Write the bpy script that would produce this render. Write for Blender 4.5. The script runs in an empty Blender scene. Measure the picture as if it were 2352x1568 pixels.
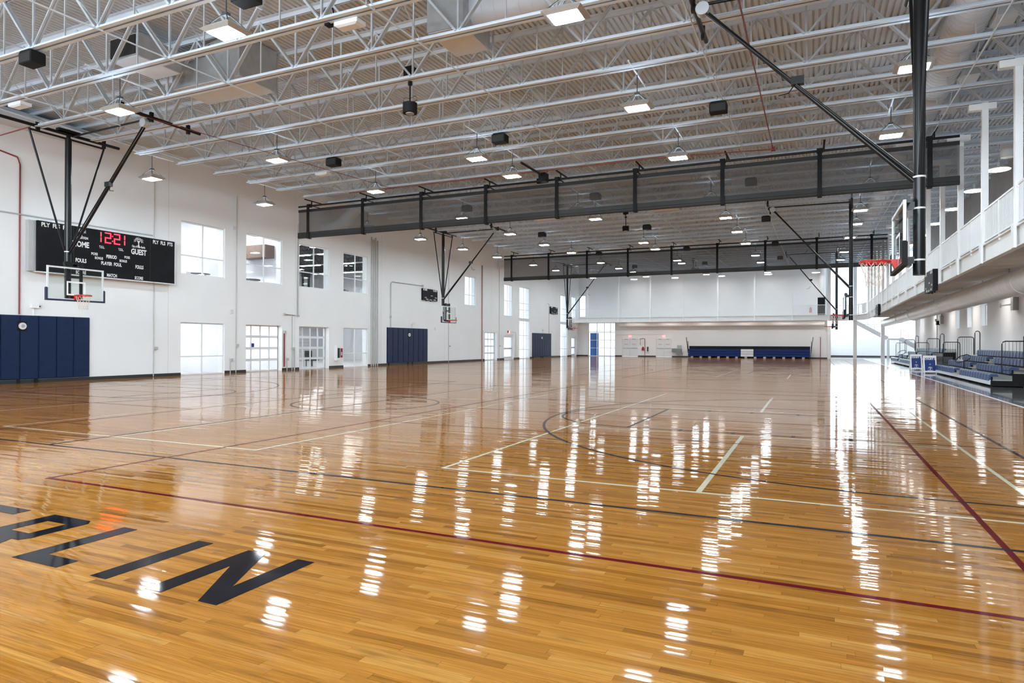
import bpy, math, random
from mathutils import Vector, Matrix
random.seed(7)
SC = bpy.context.scene
COL = SC.collection
PI = math.pi
# ------------------------------------------------------------------ camera
F_PX, YAW, PIT, ROL, CAM_H = 1510.55, 0.4313, 0.0024, 0.0033, 1.536
fw = Vector((-math.sin(YAW)*math.cos(PIT), math.cos(YAW)*math.cos(PIT), math.sin(PIT)))
rt = Vector((math.cos(YAW), math.sin(YAW), 0)); up = rt.cross(fw)
rt2 = rt*math.cos(ROL)+up*math.sin(ROL); up2 = rt2.cross(fw)
cd = bpy.data.cameras.new('camera'); cam = bpy.data.objects.new('camera', cd); COL.objects.link(cam)
cd.sensor_width = 36; cd.lens = F_PX*36/2352; cd.clip_end = 400
M3 = Matrix((rt2, up2, -fw)).transposed()
cam.matrix_world = Matrix.Translation((0, 0, CAM_H)) @ M3.to_4x4()
SC.camera = cam
# ------------------------------------------------------------------ world and exposure
w = bpy.data.worlds.new('world'); SC.world = w; w.use_nodes = True
bg = w.node_tree.nodes['Background']
bg.inputs[0].default_value = (0.86, 0.93, 1.0, 1); bg.inputs[1].default_value = 0.85
vs = SC.view_settings
vs.view_transform = 'Standard'; vs.look = 'None'; vs.gamma = 1; vs.use_curve_mapping = False
vs.exposure = 1.2
LAMP_E = 78.0          # emission of the high bay lenses
WIN_W = 9.0            # daylight through the lobby glass, and the added near fill
SC.cycles.diffuse_bounces = 6; SC.cycles.max_bounces = 10; SC.cycles.transparent_max_bounces = 24
SC.cycles.sample_clamp_indirect = 6.0
SC.cycles.use_denoising = True
# ------------------------------------------------------------------ daylight at the lobby glass and an added fill behind the camera
def area(name, loc, direction, sx, sy, power, col=(0.9, 0.95, 1)):
    ld = bpy.data.lights.new(name, 'AREA'); ld.shape = 'RECTANGLE'; ld.size = sx; ld.size_y = sy
    ld.energy = power; ld.color = col
    o = bpy.data.objects.new(name, ld); COL.objects.link(o); o.location = loc
    o.rotation_euler = Vector(direction).to_track_quat('-Z', 'Z').to_euler()
    return o
area('daylight_lobby', (6.5, 90.7, 5.0), (-0.15, -1, -0.05), 14, 8, 220*WIN_W)
area('near_fill_light', (-9, -5.45, 7.6), (0, 1, 0), 26, 3.0, 380*WIN_W, (0.88, 0.94, 1.0))  # added fill through the made-up window behind the camera, lights the ceiling
# ------------------------------------------------------------------ materials
MATS = {}
def mat(name, col, rough=0.5, metal=0.0, var=0.04, scale=3.0, bump=0.0, coat=0.0, emit=0.0, spec=0.5):
    if name in MATS: return MATS[name]
    m = bpy.data.materials.new(name); m.use_nodes = True; nt = m.node_tree; b = nt.nodes['Principled BSDF']
    tc = nt.nodes.new('ShaderNodeTexCoord'); n = nt.nodes.new('ShaderNodeTexNoise')
    n.inputs['Scale'].default_value = scale; n.inputs['Detail'].default_value = 4
    nt.links.new(tc.outputs['Object'], n.inputs['Vector'])
    r = nt.nodes.new('ShaderNodeValToRGB')
    r.color_ramp.elements[0].position = 0.3; r.color_ramp.elements[1].position = 0.7
    r.color_ramp.elements[0].color = tuple(c*(1-var) for c in col)+(1,)
    r.color_ramp.elements[1].color = tuple(min(1, c*(1+var)) for c in col)+(1,)
    nt.links.new(n.outputs['Fac'], r.inputs['Fac']); nt.links.new(r.outputs['Color'], b.inputs['Base Color'])
    b.inputs['Roughness'].default_value = rough; b.inputs['Metallic'].default_value = metal
    b.inputs['Coat Weight'].default_value = coat; b.inputs['Specular IOR Level'].default_value = spec
    if bump:
        bp = nt.nodes.new('ShaderNodeBump'); bp.inputs['Strength'].default_value = bump; bp.inputs['Distance'].default_value = 0.01
        nt.links.new(n.outputs['Fac'], bp.inputs['Height']); nt.links.new(bp.outputs['Normal'], b.inputs['Normal'])
    if emit:
        b.inputs['Emission Color'].default_value = tuple(col)+(1,); b.inputs['Emission Strength'].default_value = emit
    MATS[name] = m; return m
def glass_mat(name, tint, refl=0.12):
    m = bpy.data.materials.new(name); m.use_nodes = True; nt = m.node_tree
    for n in list(nt.nodes):
        if n.type != 'OUTPUT_MATERIAL': nt.nodes.remove(n)
    out = nt.nodes['Material Output']
    t = nt.nodes.new('ShaderNodeBsdfTransparent'); t.inputs[0].default_value = tint+(1,)
    g = nt.nodes.new('ShaderNodeBsdfGlossy'); g.inputs['Roughness'].default_value = 0.02
    mx = nt.nodes.new('ShaderNodeMixShader'); lw = nt.nodes.new('ShaderNodeLayerWeight'); lw.inputs[0].default_value = 0.5
    pw = nt.nodes.new('ShaderNodeMath'); pw.operation = 'POWER'; pw.inputs[1].default_value = 5; fr = nt.nodes.new('ShaderNodeMath'); fr.operation = 'MULTIPLY_ADD'; fr.inputs[1].default_value = 0.6; fr.inputs[2].default_value = 0.03
    nt.links.new(lw.outputs['Facing'], pw.inputs[0]); nt.links.new(pw.outputs[0], fr.inputs[0]); nt.links.new(fr.outputs[0], mx.inputs[0]); nt.links.new(t.outputs[0], mx.inputs[1]); nt.links.new(g.outputs[0], mx.inputs[2])
    nt.links.new(mx.outputs[0], out.inputs[0]); MATS[name] = m; return m
def mesh_fabric(name, col, opacity):
    m = bpy.data.materials.new(name); m.use_nodes = True; nt = m.node_tree; b = nt.nodes['Principled BSDF']
    out = nt.nodes['Material Output']
    n = nt.nodes.new('ShaderNodeTexNoise'); n.inputs['Scale'].default_value = 2.0
    r = nt.nodes.new('ShaderNodeMapRange'); r.inputs['To Min'].default_value = opacity-0.04; r.inputs['To Max'].default_value = opacity+0.04
    t = nt.nodes.new('ShaderNodeBsdfTransparent'); mx = nt.nodes.new('ShaderNodeMixShader')
    b.inputs['Base Color'].default_value = col+(1,); b.inputs['Roughness'].default_value = 0.8
    nt.links.new(n.outputs['Fac'], r.inputs['Value']); nt.links.new(r.outputs[0], mx.inputs[0])
    nt.links.new(t.outputs[0], mx.inputs[1]); nt.links.new(b.outputs[0], mx.inputs[2]); nt.links.new(mx.outputs[0], out.inputs[0])
    MATS[name] = m; return m
def N(nt, kind, **kw):
    n = nt.nodes.new(kind)
    for k, v in kw.items(): setattr(n, k, v)
    return n
def wood_mat():
    m = bpy.data.materials.new('maple_strip'); m.use_nodes = True; nt = m.node_tree; L = nt.links.new
    b = nt.nodes['Principled BSDF']
    geo = N(nt, 'ShaderNodeNewGeometry'); sp = N(nt, 'ShaderNodeSeparateXYZ'); L(geo.outputs['Position'], sp.inputs[0])
    def math_(op, a, c=None):
        n = N(nt, 'ShaderNodeMath', operation=op)
        for i, v in enumerate((a, c)):
            if v is None: continue
            if isinstance(v, (int, float)): n.inputs[i].default_value = v
            else: L(v, n.inputs[i])
        return n.outputs[0]
    rowf = math_('DIVIDE', sp.outputs['Y'], 0.0572); row = math_('FLOOR', rowf)
    wn = N(nt, 'ShaderNodeTexWhiteNoise', noise_dimensions='1D'); L(row, wn.inputs['W'])
    ln = math_('MULTIPLY_ADD', wn.outputs['Value'], 0.9); ln.node.inputs[2].default_value = 0.55
    xo = math_('ADD', math_('DIVIDE', sp.outputs['X'], ln), math_('MULTIPLY', wn.outputs['Value'], 37.0))
    colx = math_('FLOOR', xo)
    cv = N(nt, 'ShaderNodeCombineXYZ'); L(row, cv.inputs[0]); L(colx, cv.inputs[1])
    wn2 = N(nt, 'ShaderNodeTexWhiteNoise', noise_dimensions='2D'); L(cv.outputs[0], wn2.inputs['Vector'])
    ramp = N(nt, 'ShaderNodeValToRGB'); cr = ramp.color_ramp
    cols = [(0.0, (0.20, 0.076, 0.010)), (0.12, (0.285, 0.112, 0.015)), (0.45, (0.335, 0.136, 0.020)), (0.85, (0.368, 0.155, 0.026)), (1.0, (0.40, 0.190, 0.040))]
    cr.elements[0].position = 0; cr.elements[0].color = cols[0][1]+(1,); cr.elements[1].position = 1; cr.elements[1].color = cols[-1][1]+(1,)
    for p, c in cols[1:-1]:
        e = cr.elements.new(p); e.color = c+(1,)
    L(wn2.outputs['Value'], ramp.inputs[0])
    # grain: noise stretched along the strips, shifted per board
    gv = N(nt, 'ShaderNodeCombineXYZ'); L(math_('MULTIPLY', sp.outputs['X'], 1.6), gv.inputs[0]); L(math_('MULTIPLY', sp.outputs['Y'], 60.0), gv.inputs[1])
    L(math_('MULTIPLY', wn2.outputs['Value'], 50.0), gv.inputs[2])
    gn = N(nt, 'ShaderNodeTexNoise'); gn.inputs['Scale'].default_value = 1.0; gn.inputs['Detail'].default_value = 6; gn.inputs['Distortion'].default_value = 1.2
    L(gv.outputs[0], gn.inputs['Vector'])
    gr = N(nt, 'ShaderNodeMapRange'); gr.inputs['From Min'].default_value = 0.3; gr.inputs['From Max'].default_value = 0.7
    gr.inputs['To Min'].default_value = 0.68; gr.inputs['To Max'].default_value = 1.2; L(gn.outputs['Fac'], gr.inputs['Value'])
    # heartwood blotches
    hv = N(nt, 'ShaderNodeCombineXYZ'); L(math_('MULTIPLY', sp.outputs['X'], 2.2), hv.inputs[0]); L(math_('MULTIPLY', sp.outputs['Y'], 9.0), hv.inputs[1]); L(math_('MULTIPLY', wn2.outputs['Value'], 90.0), hv.inputs[2])
    hn = N(nt, 'ShaderNodeTexNoise'); hn.inputs['Scale'].default_value = 1.0; hn.inputs['Detail'].default_value = 3; L(hv.outputs[0], hn.inputs['Vector'])
    hr = N(nt, 'ShaderNodeMapRange'); hr.inputs['From Min'].default_value = 0.60; hr.inputs['From Max'].default_value = 0.78
    hr.inputs['To Min'].default_value = 1.0; hr.inputs['To Max'].default_value = 0.62; L(hn.outputs['Fac'], hr.inputs['Value'])
    # seams
    fy = math_('FRACT', rowf); sy = math_('MINIMUM', fy, math_('SUBTRACT', 1.0, fy))
    fx = math_('FRACT', xo); sx = math_('MINIMUM', fx, math_('SUBTRACT', 1.0, fx))
    s1 = N(nt, 'ShaderNodeMapRange'); s1.inputs['From Max'].default_value = 0.03; s1.inputs['To Min'].default_value = 0.72; L(sy, s1.inputs['Value'])
    s2 = N(nt, 'ShaderNodeMapRange'); s2.inputs['From Max'].default_value = 0.003; s2.inputs['To Min'].default_value = 0.6; L(sx, s2.inputs['Value'])
    fac = math_('MULTIPLY', math_('MULTIPLY', gr.outputs[0], hr.outputs[0]), math_('MULTIPLY', s1.outputs[0], s2.outputs[0]))
    vm = N(nt, 'ShaderNodeVectorMath', operation='SCALE'); L(ramp.outputs[0], vm.inputs[0]); L(fac, vm.inputs['Scale'])
    L(vm.outputs[0], b.inputs['Base Color'])
    # each board lies at a very slightly different tilt, and is cupped across its width
    sc_ = N(nt, 'ShaderNodeSeparateColor'); L(wn2.outputs['Color'], sc_.inputs[0])
    cup = math_('MULTIPLY', math_('SUBTRACT', fy, 0.5), 0.016)
    ny = math_('ADD', math_('MULTIPLY', math_('SUBTRACT', sc_.outputs[1], 0.5), 0.032), cup)
    nx = math_('MULTIPLY', math_('SUBTRACT', sc_.outputs[2], 0.5), 0.0018)
    nz = N(nt, 'ShaderNodeCombineXYZ'); L(nx, nz.inputs[0]); L(ny, nz.inputs[1]); nz.inputs[2].default_value = 1
    nn = N(nt, 'ShaderNodeVectorMath', operation='NORMALIZE'); L(nz.outputs[0], nn.inputs[0])
    b.inputs['Roughness'].default_value = 0.45; b.inputs['Specular IOR Level'].default_value = 0.0
    b.inputs['Coat Weight'].default_value = 0.8; b.inputs['Coat Roughness'].default_value = 0.055; b.inputs['Coat IOR'].default_value = 1.38
    L(nn.outputs[0], b.inputs['Coat Normal'])
    MATS['wood'] = m; return m
WOOD = wood_mat()
def paint_on_floor(name, col):
    m = mat(name, col, 0.4, var=0.05, scale=8, coat=1.0, spec=0.0); m.node_tree.nodes['Principled BSDF'].inputs['Coat Roughness'].default_value = 0.06; m.node_tree.nodes['Principled BSDF'].inputs['Coat IOR'].default_value = 1.36
    return m
WALL = mat('wall_paint', (0.855, 0.86, 0.865), 0.75, var=0.015, scale=0.6)
WALLR = mat('wall_paint_right', (0.87, 0.87, 0.87), 0.7, var=0.015, scale=0.6)
CONCW = mat('grey_panel', (0.42, 0.425, 0.43), 0.8, var=0.07, scale=0.9)
DECK = mat('deck_paint', (0.64, 0.70, 0.76), 0.6, var=0.05, scale=1.5)
STEEL = mat('joist_paint', (0.73, 0.81, 0.90), 0.5, var=0.03, scale=2)
STEELG = mat('joist_web_paint', (0.62, 0.67, 0.72), 0.5, var=0.03, scale=2)
WSTEEL = mat('white_steel', (0.86, 0.86, 0.86), 0.35, var=0.02)
BLACK = mat('black_steel', (0.008, 0.008, 0.009), 0.30, var=0.2, spec=0.3)
BLACKM = mat('black_matte', (0.012, 0.012, 0.013), 0.7, var=0.2, spec=0.2)
CHAR = mat('charcoal_vinyl', (0.030, 0.029, 0.028), 0.55, var=0.1, spec=0.25)
NAVY = mat('navy_pad', (0.006, 0.018, 0.062), 0.45, var=0.10, scale=5, bump=0.15, spec=0.3)
NAVYP = mat('navy_padding', (0.02, 0.025, 0.06), 0.5)
BASE = mat('baseboard_rubber', (0.025, 0.027, 0.03), 0.45)
ALU = mat('aluminium', (0.78, 0.80, 0.83), 0.35, 0.15, var=0.02)
GALV = mat('galvanised', (0.50, 0.52, 0.53), 0.42, 0.35, var=0.10, scale=4)
GALVP = mat('painted_duct', (0.70, 0.74, 0.79), 0.45, var=0.03)
DUCTW = mat('duct_white', (0.78, 0.79, 0.80), 0.4, var=0.03)
RED = mat('rim_red', (0.55, 0.012, 0.006), 0.35)
REDP = mat('red_pipe', (0.25, 0.035, 0.03), 0.45)
NET = mat('net_cord', (0.72, 0.60, 0.52), 0.8)
LENS = mat('lamp_lens', (0.79, 0.92, 1.0), 0.4, var=0, emit=LAMP_E)
LENSW = mat('round_lamp_lens', (1.0, 0.98, 0.95), 0.4, var=0, emit=10.0)
TUBE = mat('room_lamp_lens', (1.0, 0.98, 0.95), 0.4, var=0, emit=34.0); TUBE2 = mat('gym_lamp_lens', (1.0, 0.98, 0.95), 0.4, var=0, emit=17.0)
UPFILL = mat('added_uplight', (0.72, 0.88, 1.0), 0.4, var=0, emit=11.0)  # added upward glow on the high bays, brightens the ceiling
ARM = mat('lamp_arm', (0.045, 0.045, 0.046), 0.5, spec=0.2)
STRIP = mat('strip_lens', (1.0, 0.98, 0.95), 0.4, var=0, emit=22.0)
HOUS = mat('lamp_housing', (0.42, 0.42, 0.41), 0.4, 0.3)
GLASS = glass_mat('window_glass', (0.93, 0.96, 0.97)); BGLASS = glass_mat('board_glass', (0.90, 0.93, 0.92))
NETTING = mesh_fabric('divider_mesh', (0.07, 0.067, 0.064), 0.42)
CONC = mat('polished_concrete', (0.16, 0.157, 0.15), 0.12, var=0.25, scale=1.2, coat=0.6)
CONC2 = mat('room_floor', (0.45, 0.46, 0.48), 0.3, var=0.06)
ROOMW = mat('room_wall', (0.72, 0.72, 0.75), 0.7, var=0.02)
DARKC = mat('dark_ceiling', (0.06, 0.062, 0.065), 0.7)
GREYB = mat('grey_box', (0.42, 0.42, 0.41), 0.4, 0.2)
CREAM = paint_on_floor('line_cream', (0.62, 0.58, 0.43)); NAVYL = paint_on_floor('line_navy', (0.018, 0.022, 0.032)); MAROON = paint_on_floor('line_maroon', (0.10, 0.006, 0.010))
SBLACK = mat('scoreboard_face', (0.008, 0.008, 0.010), 0.5, var=0.2, spec=0.15)
WHITE = mat('white_print', (0.88, 0.88, 0.88), 0.5, var=0.01)
LED = mat('led_red', (1.0, 0.01, 0.02), 0.4, var=0, emit=5.0)
EXITR = mat('exit_red', (1.0, 0.25, 0.27), 0.4, var=0, emit=0.9)
SEAT = mat('seat_blue', (0.028, 0.068, 0.175), 0.38, var=0.12, scale=6)
SEATD = mat('seat_navy', (0.005, 0.022, 0.14), 0.45, var=0.1, spec=0.2)
SIGNB = mat('sign_blue', (0.012, 0.035, 0.19), 0.4)
BLUEP = mat('blue_panel', (0.02, 0.13, 0.42), 0.5)
DOORW = mat('door_white', (0.80, 0.82, 0.83), 0.45, var=0.01)
BROWN = mat('dark_wood', (0.10, 0.07, 0.055), 0.5)
# ------------------------------------------------------------------ mesh builder
class MB:
    def __init__(s): s.v = []; s.f = []; s.sm = []
    def _add(s, vs, fs, smooth=False):
        n = len(s.v); s.v += [Vector(v) for v in vs]; s.f += [[i+n for i in f] for f in fs]; s.sm += [smooth]*len(fs); return s
    def box(s, x0, x1, y0, y1, z0, z1):
        vs = [(x, y, z) for x in (x0, x1) for y in (y0, y1) for z in (z0, z1)]
        return s._add(vs, [(0, 1, 3, 2), (4, 6, 7, 5), (0, 4, 5, 1), (2, 3, 7, 6), (0, 2, 6, 4), (1, 5, 7, 3)])
    def bar(s, p, q, w_, h_, upv=(0, 0, 1)):
        p = Vector(p); q = Vector(q); d = (q-p).normalized(); u = Vector(upv)
        if abs(d.dot(u)) > 0.99: u = Vector((1, 0, 0)) if abs(d.x) < 0.9 else Vector((0, 1, 0))
        a = d.cross(u).normalized(); b = a.cross(d).normalized(); vs = []
        for c in (p, q):
            for i, j in ((-1, -1), (1, -1), (1, 1), (-1, 1)): vs.append(c+a*(i*w_/2)+b*(j*h_/2))
        return s._add(vs, [(3, 2, 1, 0), (4, 5, 6, 7)]+[(i, (i+1) % 4, (i+1) % 4+4, i+4) for i in range(4)])
    def tube(s, pts, r, n=8, r2=None, cap=True):
        pts = [Vector(p) for p in pts]; rings = []
        for i, p in enumerate(pts):
            d = (pts[min(i+1, len(pts)-1)]-pts[max(i-1, 0)]).normalized()
            u = Vector((0, 0, 1)) if abs(d.z) < 0.95 else Vector((1, 0, 0))
            a = d.cross(u).normalized(); b = a.cross(d).normalized()
            rr = r if r2 is None else r+(r2-r)*i/(len(pts)-1)
            rings.append([p+a*rr*math.cos(2*PI*k/n)+b*rr*math.sin(2*PI*k/n) for k in range(n)])
        vs = [v for g in rings for v in g]; fs = []
        for i in range(len(pts)-1):
            for k in range(n): fs.append((i*n+k, i*n+(k+1) % n, (i+1)*n+(k+1) % n, (i+1)*n+k))
        s._add(vs, fs, True)
        if cap: s._add(rings[0], [tuple(range(n))[::-1]]); s._add(rings[-1], [tuple(range(n))])
        return s
    def prism(s, poly, o, ax, ay, az, depth):
        # polygon in the plane (ax, ay) at o, extruded by depth along az
        o = Vector(o); ax = Vector(ax); ay = Vector(ay); az = Vector(az); n = len(poly)
        a = [o+ax*x+ay*y for x, y in poly]; b = [p+az*depth for p in a]
        fs = [tuple(range(n))[::-1], tuple(range(n, 2*n))]+[(i, (i+1) % n, (i+1) % n+n, i+n) for i in range(n)]
        return s._add(a+b, fs)
    def sheet(s, poly): return s._add(poly, [tuple(range(len(poly)))])
    def frust(s, cx, cy, z0, z1, a0, b0, a1, b1):
        vs = [(cx-a0, cy-b0, z0), (cx+a0, cy-b0, z0), (cx+a0, cy+b0, z0), (cx-a0, cy+b0, z0), (cx-a1, cy-b1, z1), (cx+a1, cy-b1, z1), (cx+a1, cy+b1, z1), (cx-a1, cy+b1, z1)]
        return s._add(vs, [(3, 2, 1, 0), (4, 5, 6, 7)]+[(i, (i+1) % 4, (i+1) % 4+4, i+4) for i in range(4)])
    def merge(s, o): return s._add(o.v, o.f)
def wloc(o):
    v = Vector((0, 0, 0))
    while o is not None: v += o.location; o = o.parent
    return v
def build(name, mb, m, parent=None, org=None):
    off = wloc(parent) if parent is not None else (Vector(org) if org is not None else Vector((0, 0, 0)))
    me = bpy.data.meshes.new(name); me.from_pydata([v-off for v in mb.v], [], mb.f); me.update()
    me.polygons.foreach_set('use_smooth', mb.sm)
    me.materials.append(m)
    o = bpy.data.objects.new(name, me); COL.objects.link(o)
    if parent is not None: o.parent = parent
    elif org is not None: o.location = org
    return o
def thing(name, loc, label, cat, group=None):
    o = bpy.data.objects.new(name, None); COL.objects.link(o); o.location = loc; o.empty_display_size = 0.2
    o['label'] = label; o['category'] = cat
    if group: o['group'] = group
    return o
def tag(o, label, cat, group=None):
    o['label'] = label; o['category'] = cat
    if group: o['group'] = group
    return o
def struct(name, mb, m, parent=None, org=None, label=None):
    o = build(name, mb, m, parent, org)
    if parent is None: o['kind'] = 'structure'
    if label: o['label'] = label
    return o
def sthing(name, loc, label=None):
    o = bpy.data.objects.new(name, None); COL.objects.link(o); o.location = loc; o['kind'] = 'structure'
    if label: o['label'] = label
    return o
def copy_tree(o, parent=None):
    c = o.copy(); COL.objects.link(c); c.parent = parent
    for ch in o.children: copy_tree(ch, c)
    return c
def text_part(name, body, size, loc, ax, ay, m, parent, depth=0.004, bold=0.0, sx=1.0, wd=None):
    cu = bpy.data.curves.new(name, 'FONT'); cu.body = body; cu.size = size; cu.align_x = 'CENTER'; cu.align_y = 'CENTER'
    cu.offset = bold*size; cu.extrude = 0; cu.resolution_u = 3
    t = bpy.data.objects.new(name, cu); COL.objects.link(t)
    me = bpy.data.meshes.new_from_object(t.evaluated_get(bpy.context.evaluated_depsgraph_get()))
    bpy.data.objects.remove(t); bpy.data.curves.remove(cu)
    ax = Vector(ax); ay = Vector(ay); az = ax.cross(ay); off = Vector(loc)-wloc(parent)
    if wd: sx = wd/(max(v.co.x for v in me.vertices)-min(v.co.x for v in me.vertices))
    for v in me.vertices: v.co = off+ax*v.co.x*sx+ay*v.co.y+az*depth
    me.materials.clear(); me.materials.append(m)
    o = bpy.data.objects.new(name, me); COL.objects.link(o); o.parent = parent
    return o
# ------------------------------------------------------------------ dimensions
W = -26.42; RW = 8.5; YN = -5.0; YB = 77.1; YL = 90.0; TX = 4.53; TY = 72.5
SL = 0.0205
def zj(y): return 8.46+SL*(y-16.6)          # underside of the joists; the roof climbs away from the camera
DJ = 1.5
YC = [13.69, 38.01, 62.33]
XC = -10.38
# ------------------------------------------------------------------ floor and court markings
fl = MB().box(W-0.45, 4.65, YN, YB+0.2, -0.2, 0.0)
floor = struct('floor', fl, WOOD, label='glossy maple strip gym floor with painted court lines')
cf = MB().box(4.65, RW+0.1, YN, 71.0, -0.2, 0.0).box(4.65, 16, 71.0, YL+2, -0.2, 0.0).box(1.0, 4.65, YB+0.2, YL+2, -0.2, 0.0)
struct('floor', cf, CONC, label='dark polished concrete floor strip beside the courts')
struct('trim_1', MB().box(4.62, 4.68, YN, YB, 0.0, 0.006), ALU, label='pale metal strip between the wood and the concrete floor')
struct('floor', MB().box(-41.0, W-0.45, 19.8, 47.0, -0.2, 0.0), CONC2, label='pale floor of the rooms behind the glazed openings')
LW = 0.05
def line(m, x0, y0, x1, y1, w_=LW, z=0.0015):
    d = Vector((x1-x0, y1-y0, 0)).normalized(); n = Vector((-d.y, d.x, 0))*w_/2
    a = Vector((x0, y0, z)); b = Vector((x1, y1, z)); m.sheet([a-n, b-n, b+n, a+n])
def rect(m, x0, y0, x1, y1, w_=LW, z=0.0015):
    h = w_/2
    line(m, x0-h, y0, x1+h, y0, w_, z); line(m, x0-h, y1, x1+h, y1, w_, z)
    line(m, x0, y0+h, x0, y1-h, w_, z); line(m, x1, y0+h, x1, y1-h, w_, z)
def arc(m, cx, cy, r, a0, a1, w_=LW, z=0.0015, n=64):
    for i in range(n):
        t0 = a0+(a1-a0)*i/n; t1 = a0+(a1-a0)*(i+1)/n
        P = lambda t, q: (cx+q*math.cos(t), cy+q*math.sin(t), z)
        m.sheet([P(t0, r-w_/2), P(t0, r+w_/2), P(t1, r+w_/2), P(t1, r-w_/2)])
for yc in YC:
    b = MB(); v = MB(); p = MB()
    rect(p, -4.14, yc-6.71, 1.96, yc+6.71, z=0.0010); rect(p, -13.33, yc-6.71, -7.23, yc+6.71, z=0.0010); rect(p, -22.5, yc-6.71, -16.4, yc+6.71, z=0.0010)
    for x0 in (-4.14, -13.33, -22.5):
        for s in (-1, 1):
            line(p, x0, yc+s*2.134, x0+6.1, yc+s*2.134, z=0.0010); line(p, x0+3.05, yc+s*2.16, x0+3.05, yc+s*6.68, 0.06, 0.0010)
    for x0 in (-7.83, -22.1):
        rect(v, x0, yc-9.144, x0+9.144, yc+9.144, z=0.0016); line(v, x0, yc-3.05, x0+9.144, yc-3.05, z=0.0016); line(v, x0, yc+3.05, x0+9.144, yc+3.05, z=0.0016)
        line(v, x0+0.0, yc, x0+9.144, yc, 0.04, 0.0016)
    z = 0.0022
    rect(b, -23.35, yc-7.66, 2.58, yc+7.66, z=z); line(b, XC, yc-7.66, XC, yc+7.66, z=z); arc(b, XC, yc, 1.83, 0, 2*PI, z=z)
    for s in (1, -1):
        X = lambda x: XC+s*(x-XC)
        a0, a1 = (PI/2, 3*PI/2) if s == 1 else (-PI/2, PI/2)
        arc(b, X(0.98), yc, 6.02, a0, a1, z=z); arc(b, X(-3.11), yc, 1.83, a0, a1, z=z)
        for q in (-1, 1):
            line(b, X(0.98), yc+q*6.02, X(2.58), yc+q*6.02, z=z)
            line(b, X(-3.13), yc+q*1.83, X(2.58), yc+q*1.83, 0.035, z)
            for xm in (-2.2, -1.3, -0.35, 0.5): b.box(min(X(xm), X(xm+0.06)), max(X(xm), X(xm+0.06)), yc+q*1.83-0.1, yc+q*1.83+0.1, z, z+0.0005)
        line(b, X(-3.11), yc-1.85, X(-3.11), yc+1.85, z=z)
    for nm, mm, mt, lb in (('basketball_line', b, NAVYL, 'navy basketball court lines'), ('volleyball_line', v, MAROON, 'maroon volleyball court lines'), ('pickleball_line', p, CREAM, 'cream pickleball court lines')):
        o = build(nm, mm, mt, floor); o['label'] = lb
LET = {'E': [[(-6.99, 2.77), (-6.47, 2.77), (-6.47, 2.92), (-6.84, 2.92), (-6.84, 3.12), (-6.53, 3.12), (-6.53, 3.26), (-6.84, 3.26), (-6.84, 3.46), (-6.47, 3.46), (-6.47, 3.61), (-6.99, 3.61)]],
 'L': [[(-5.19, 2.77), (-4.68, 2.77), (-4.68, 2.92), (-5.03, 2.92), (-5.03, 3.61), (-5.19, 3.61)]],
 'I': [[(-4.32, 2.77), (-4.165, 2.77), (-4.165, 3.61), (-4.32, 3.61)]],
 'N': [[(-3.79, 2.77), (-3.64, 2.77), (-3.64, 3.30), (-3.32, 2.77), (-3.17, 2.77), (-3.17, 3.60), (-3.32, 3.60), (-3.32, 3.02), (-3.62, 3.60), (-3.79, 3.60)]],
 'R': [[(-6.12, 2.77), (-5.96, 2.77), (-5.96, 3.61), (-6.12, 3.61)], [(-5.96, 3.46), (-5.71, 3.46), (-5.63, 3.61), (-5.96, 3.61)], [(-5.71, 3.46), (-5.71, 3.17), (-5.60, 3.03), (-5.56, 3.10), (-5.56, 3.55), (-5.63, 3.61)], [(-5.96, 3.03), (-5.60, 3.03), (-5.71, 3.17), (-5.96, 3.17)], [(-5.85, 3.03), (-5.75, 2.77), (-5.56, 2.77), (-5.68, 3.03)]]}
for q_ in (NAVYL, MAROON): q_.node_tree.nodes['Principled BSDF'].inputs['Coat Weight'].default_value = 0.45
INK = paint_on_floor('letter_ink', (0.006, 0.0065, 0.010)); INK.node_tree.nodes['Principled BSDF'].inputs['Coat Weight'].default_value = 0.6
for ch, polys in LET.items():
    mb = MB()
    for pl in polys:
        mb.prism(pl, (0, 0, 0.0006), (1, 0, 0), (0, 1, 0), (0, 0, 1), 0.002)
    o = build('painted_letter', mb, INK, floor); o['label'] = 'black painted letter %s on the floor' % ch
# ------------------------------------------------------------------ walls
def cut_wall(axis, u0, u1, z0, z1, holes, t0, t1, ztop=None):
    """wall in the (u,z) plane with thickness t0..t1 along the other axis, minus rectangular holes (u0,u1,z0,z1)"""
    mb = MB(); us = sorted({u0, u1}|{h[0] for h in holes}|{h[1] for h in holes}); zs = sorted({z0, z1}|{h[2] for h in holes}|{h[3] for h in holes})
    zs = [z for z in zs if z0 <= z <= z1]
    for i in range(len(us)-1):
        run = None
        for j in range(len(zs)-1):
            cu = (us[i]+us[i+1])/2; cz = (zs[j]+zs[j+1])/2
            solid = not any(h[0] < cu < h[1] and h[2] < cz < h[3] for h in holes)
            if solid and run is None: run = zs[j]
            if run is not None and (not solid or j == len(zs)-2):
                e = zs[j+1] if solid else zs[j]
                if axis == 'y': mb.box(t0, t1, us[i], us[i+1], run, e)
                else: mb.box(us[i], us[i+1], t0, t1, run, e)
                run = None
    return mb
UP = [(21.05, 23.52), (24.86, 27.37), (28.68, 31.20), (32.51, 34.96)]
holes = [(a, b, 4.67, 7.12) for a, b in UP]+[(a, b, 0.0, 2.44) for a, b in UP]
holes += [(48.0, 49.97, 4.70, 7.12), (51.62, 54.15, 0.0, 2.49), (55.62, 57.6, 4.10, 7.08), (55.62, 57.82, 0.0, 2.27), (59.12, 61.75, 0.0, 7.09), (70.6, 72.95, 0.0, 7.06), (74.4, 76.2, 4.07, 7.1), (74.4, 76.2, 0.0, 2.33)]
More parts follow.
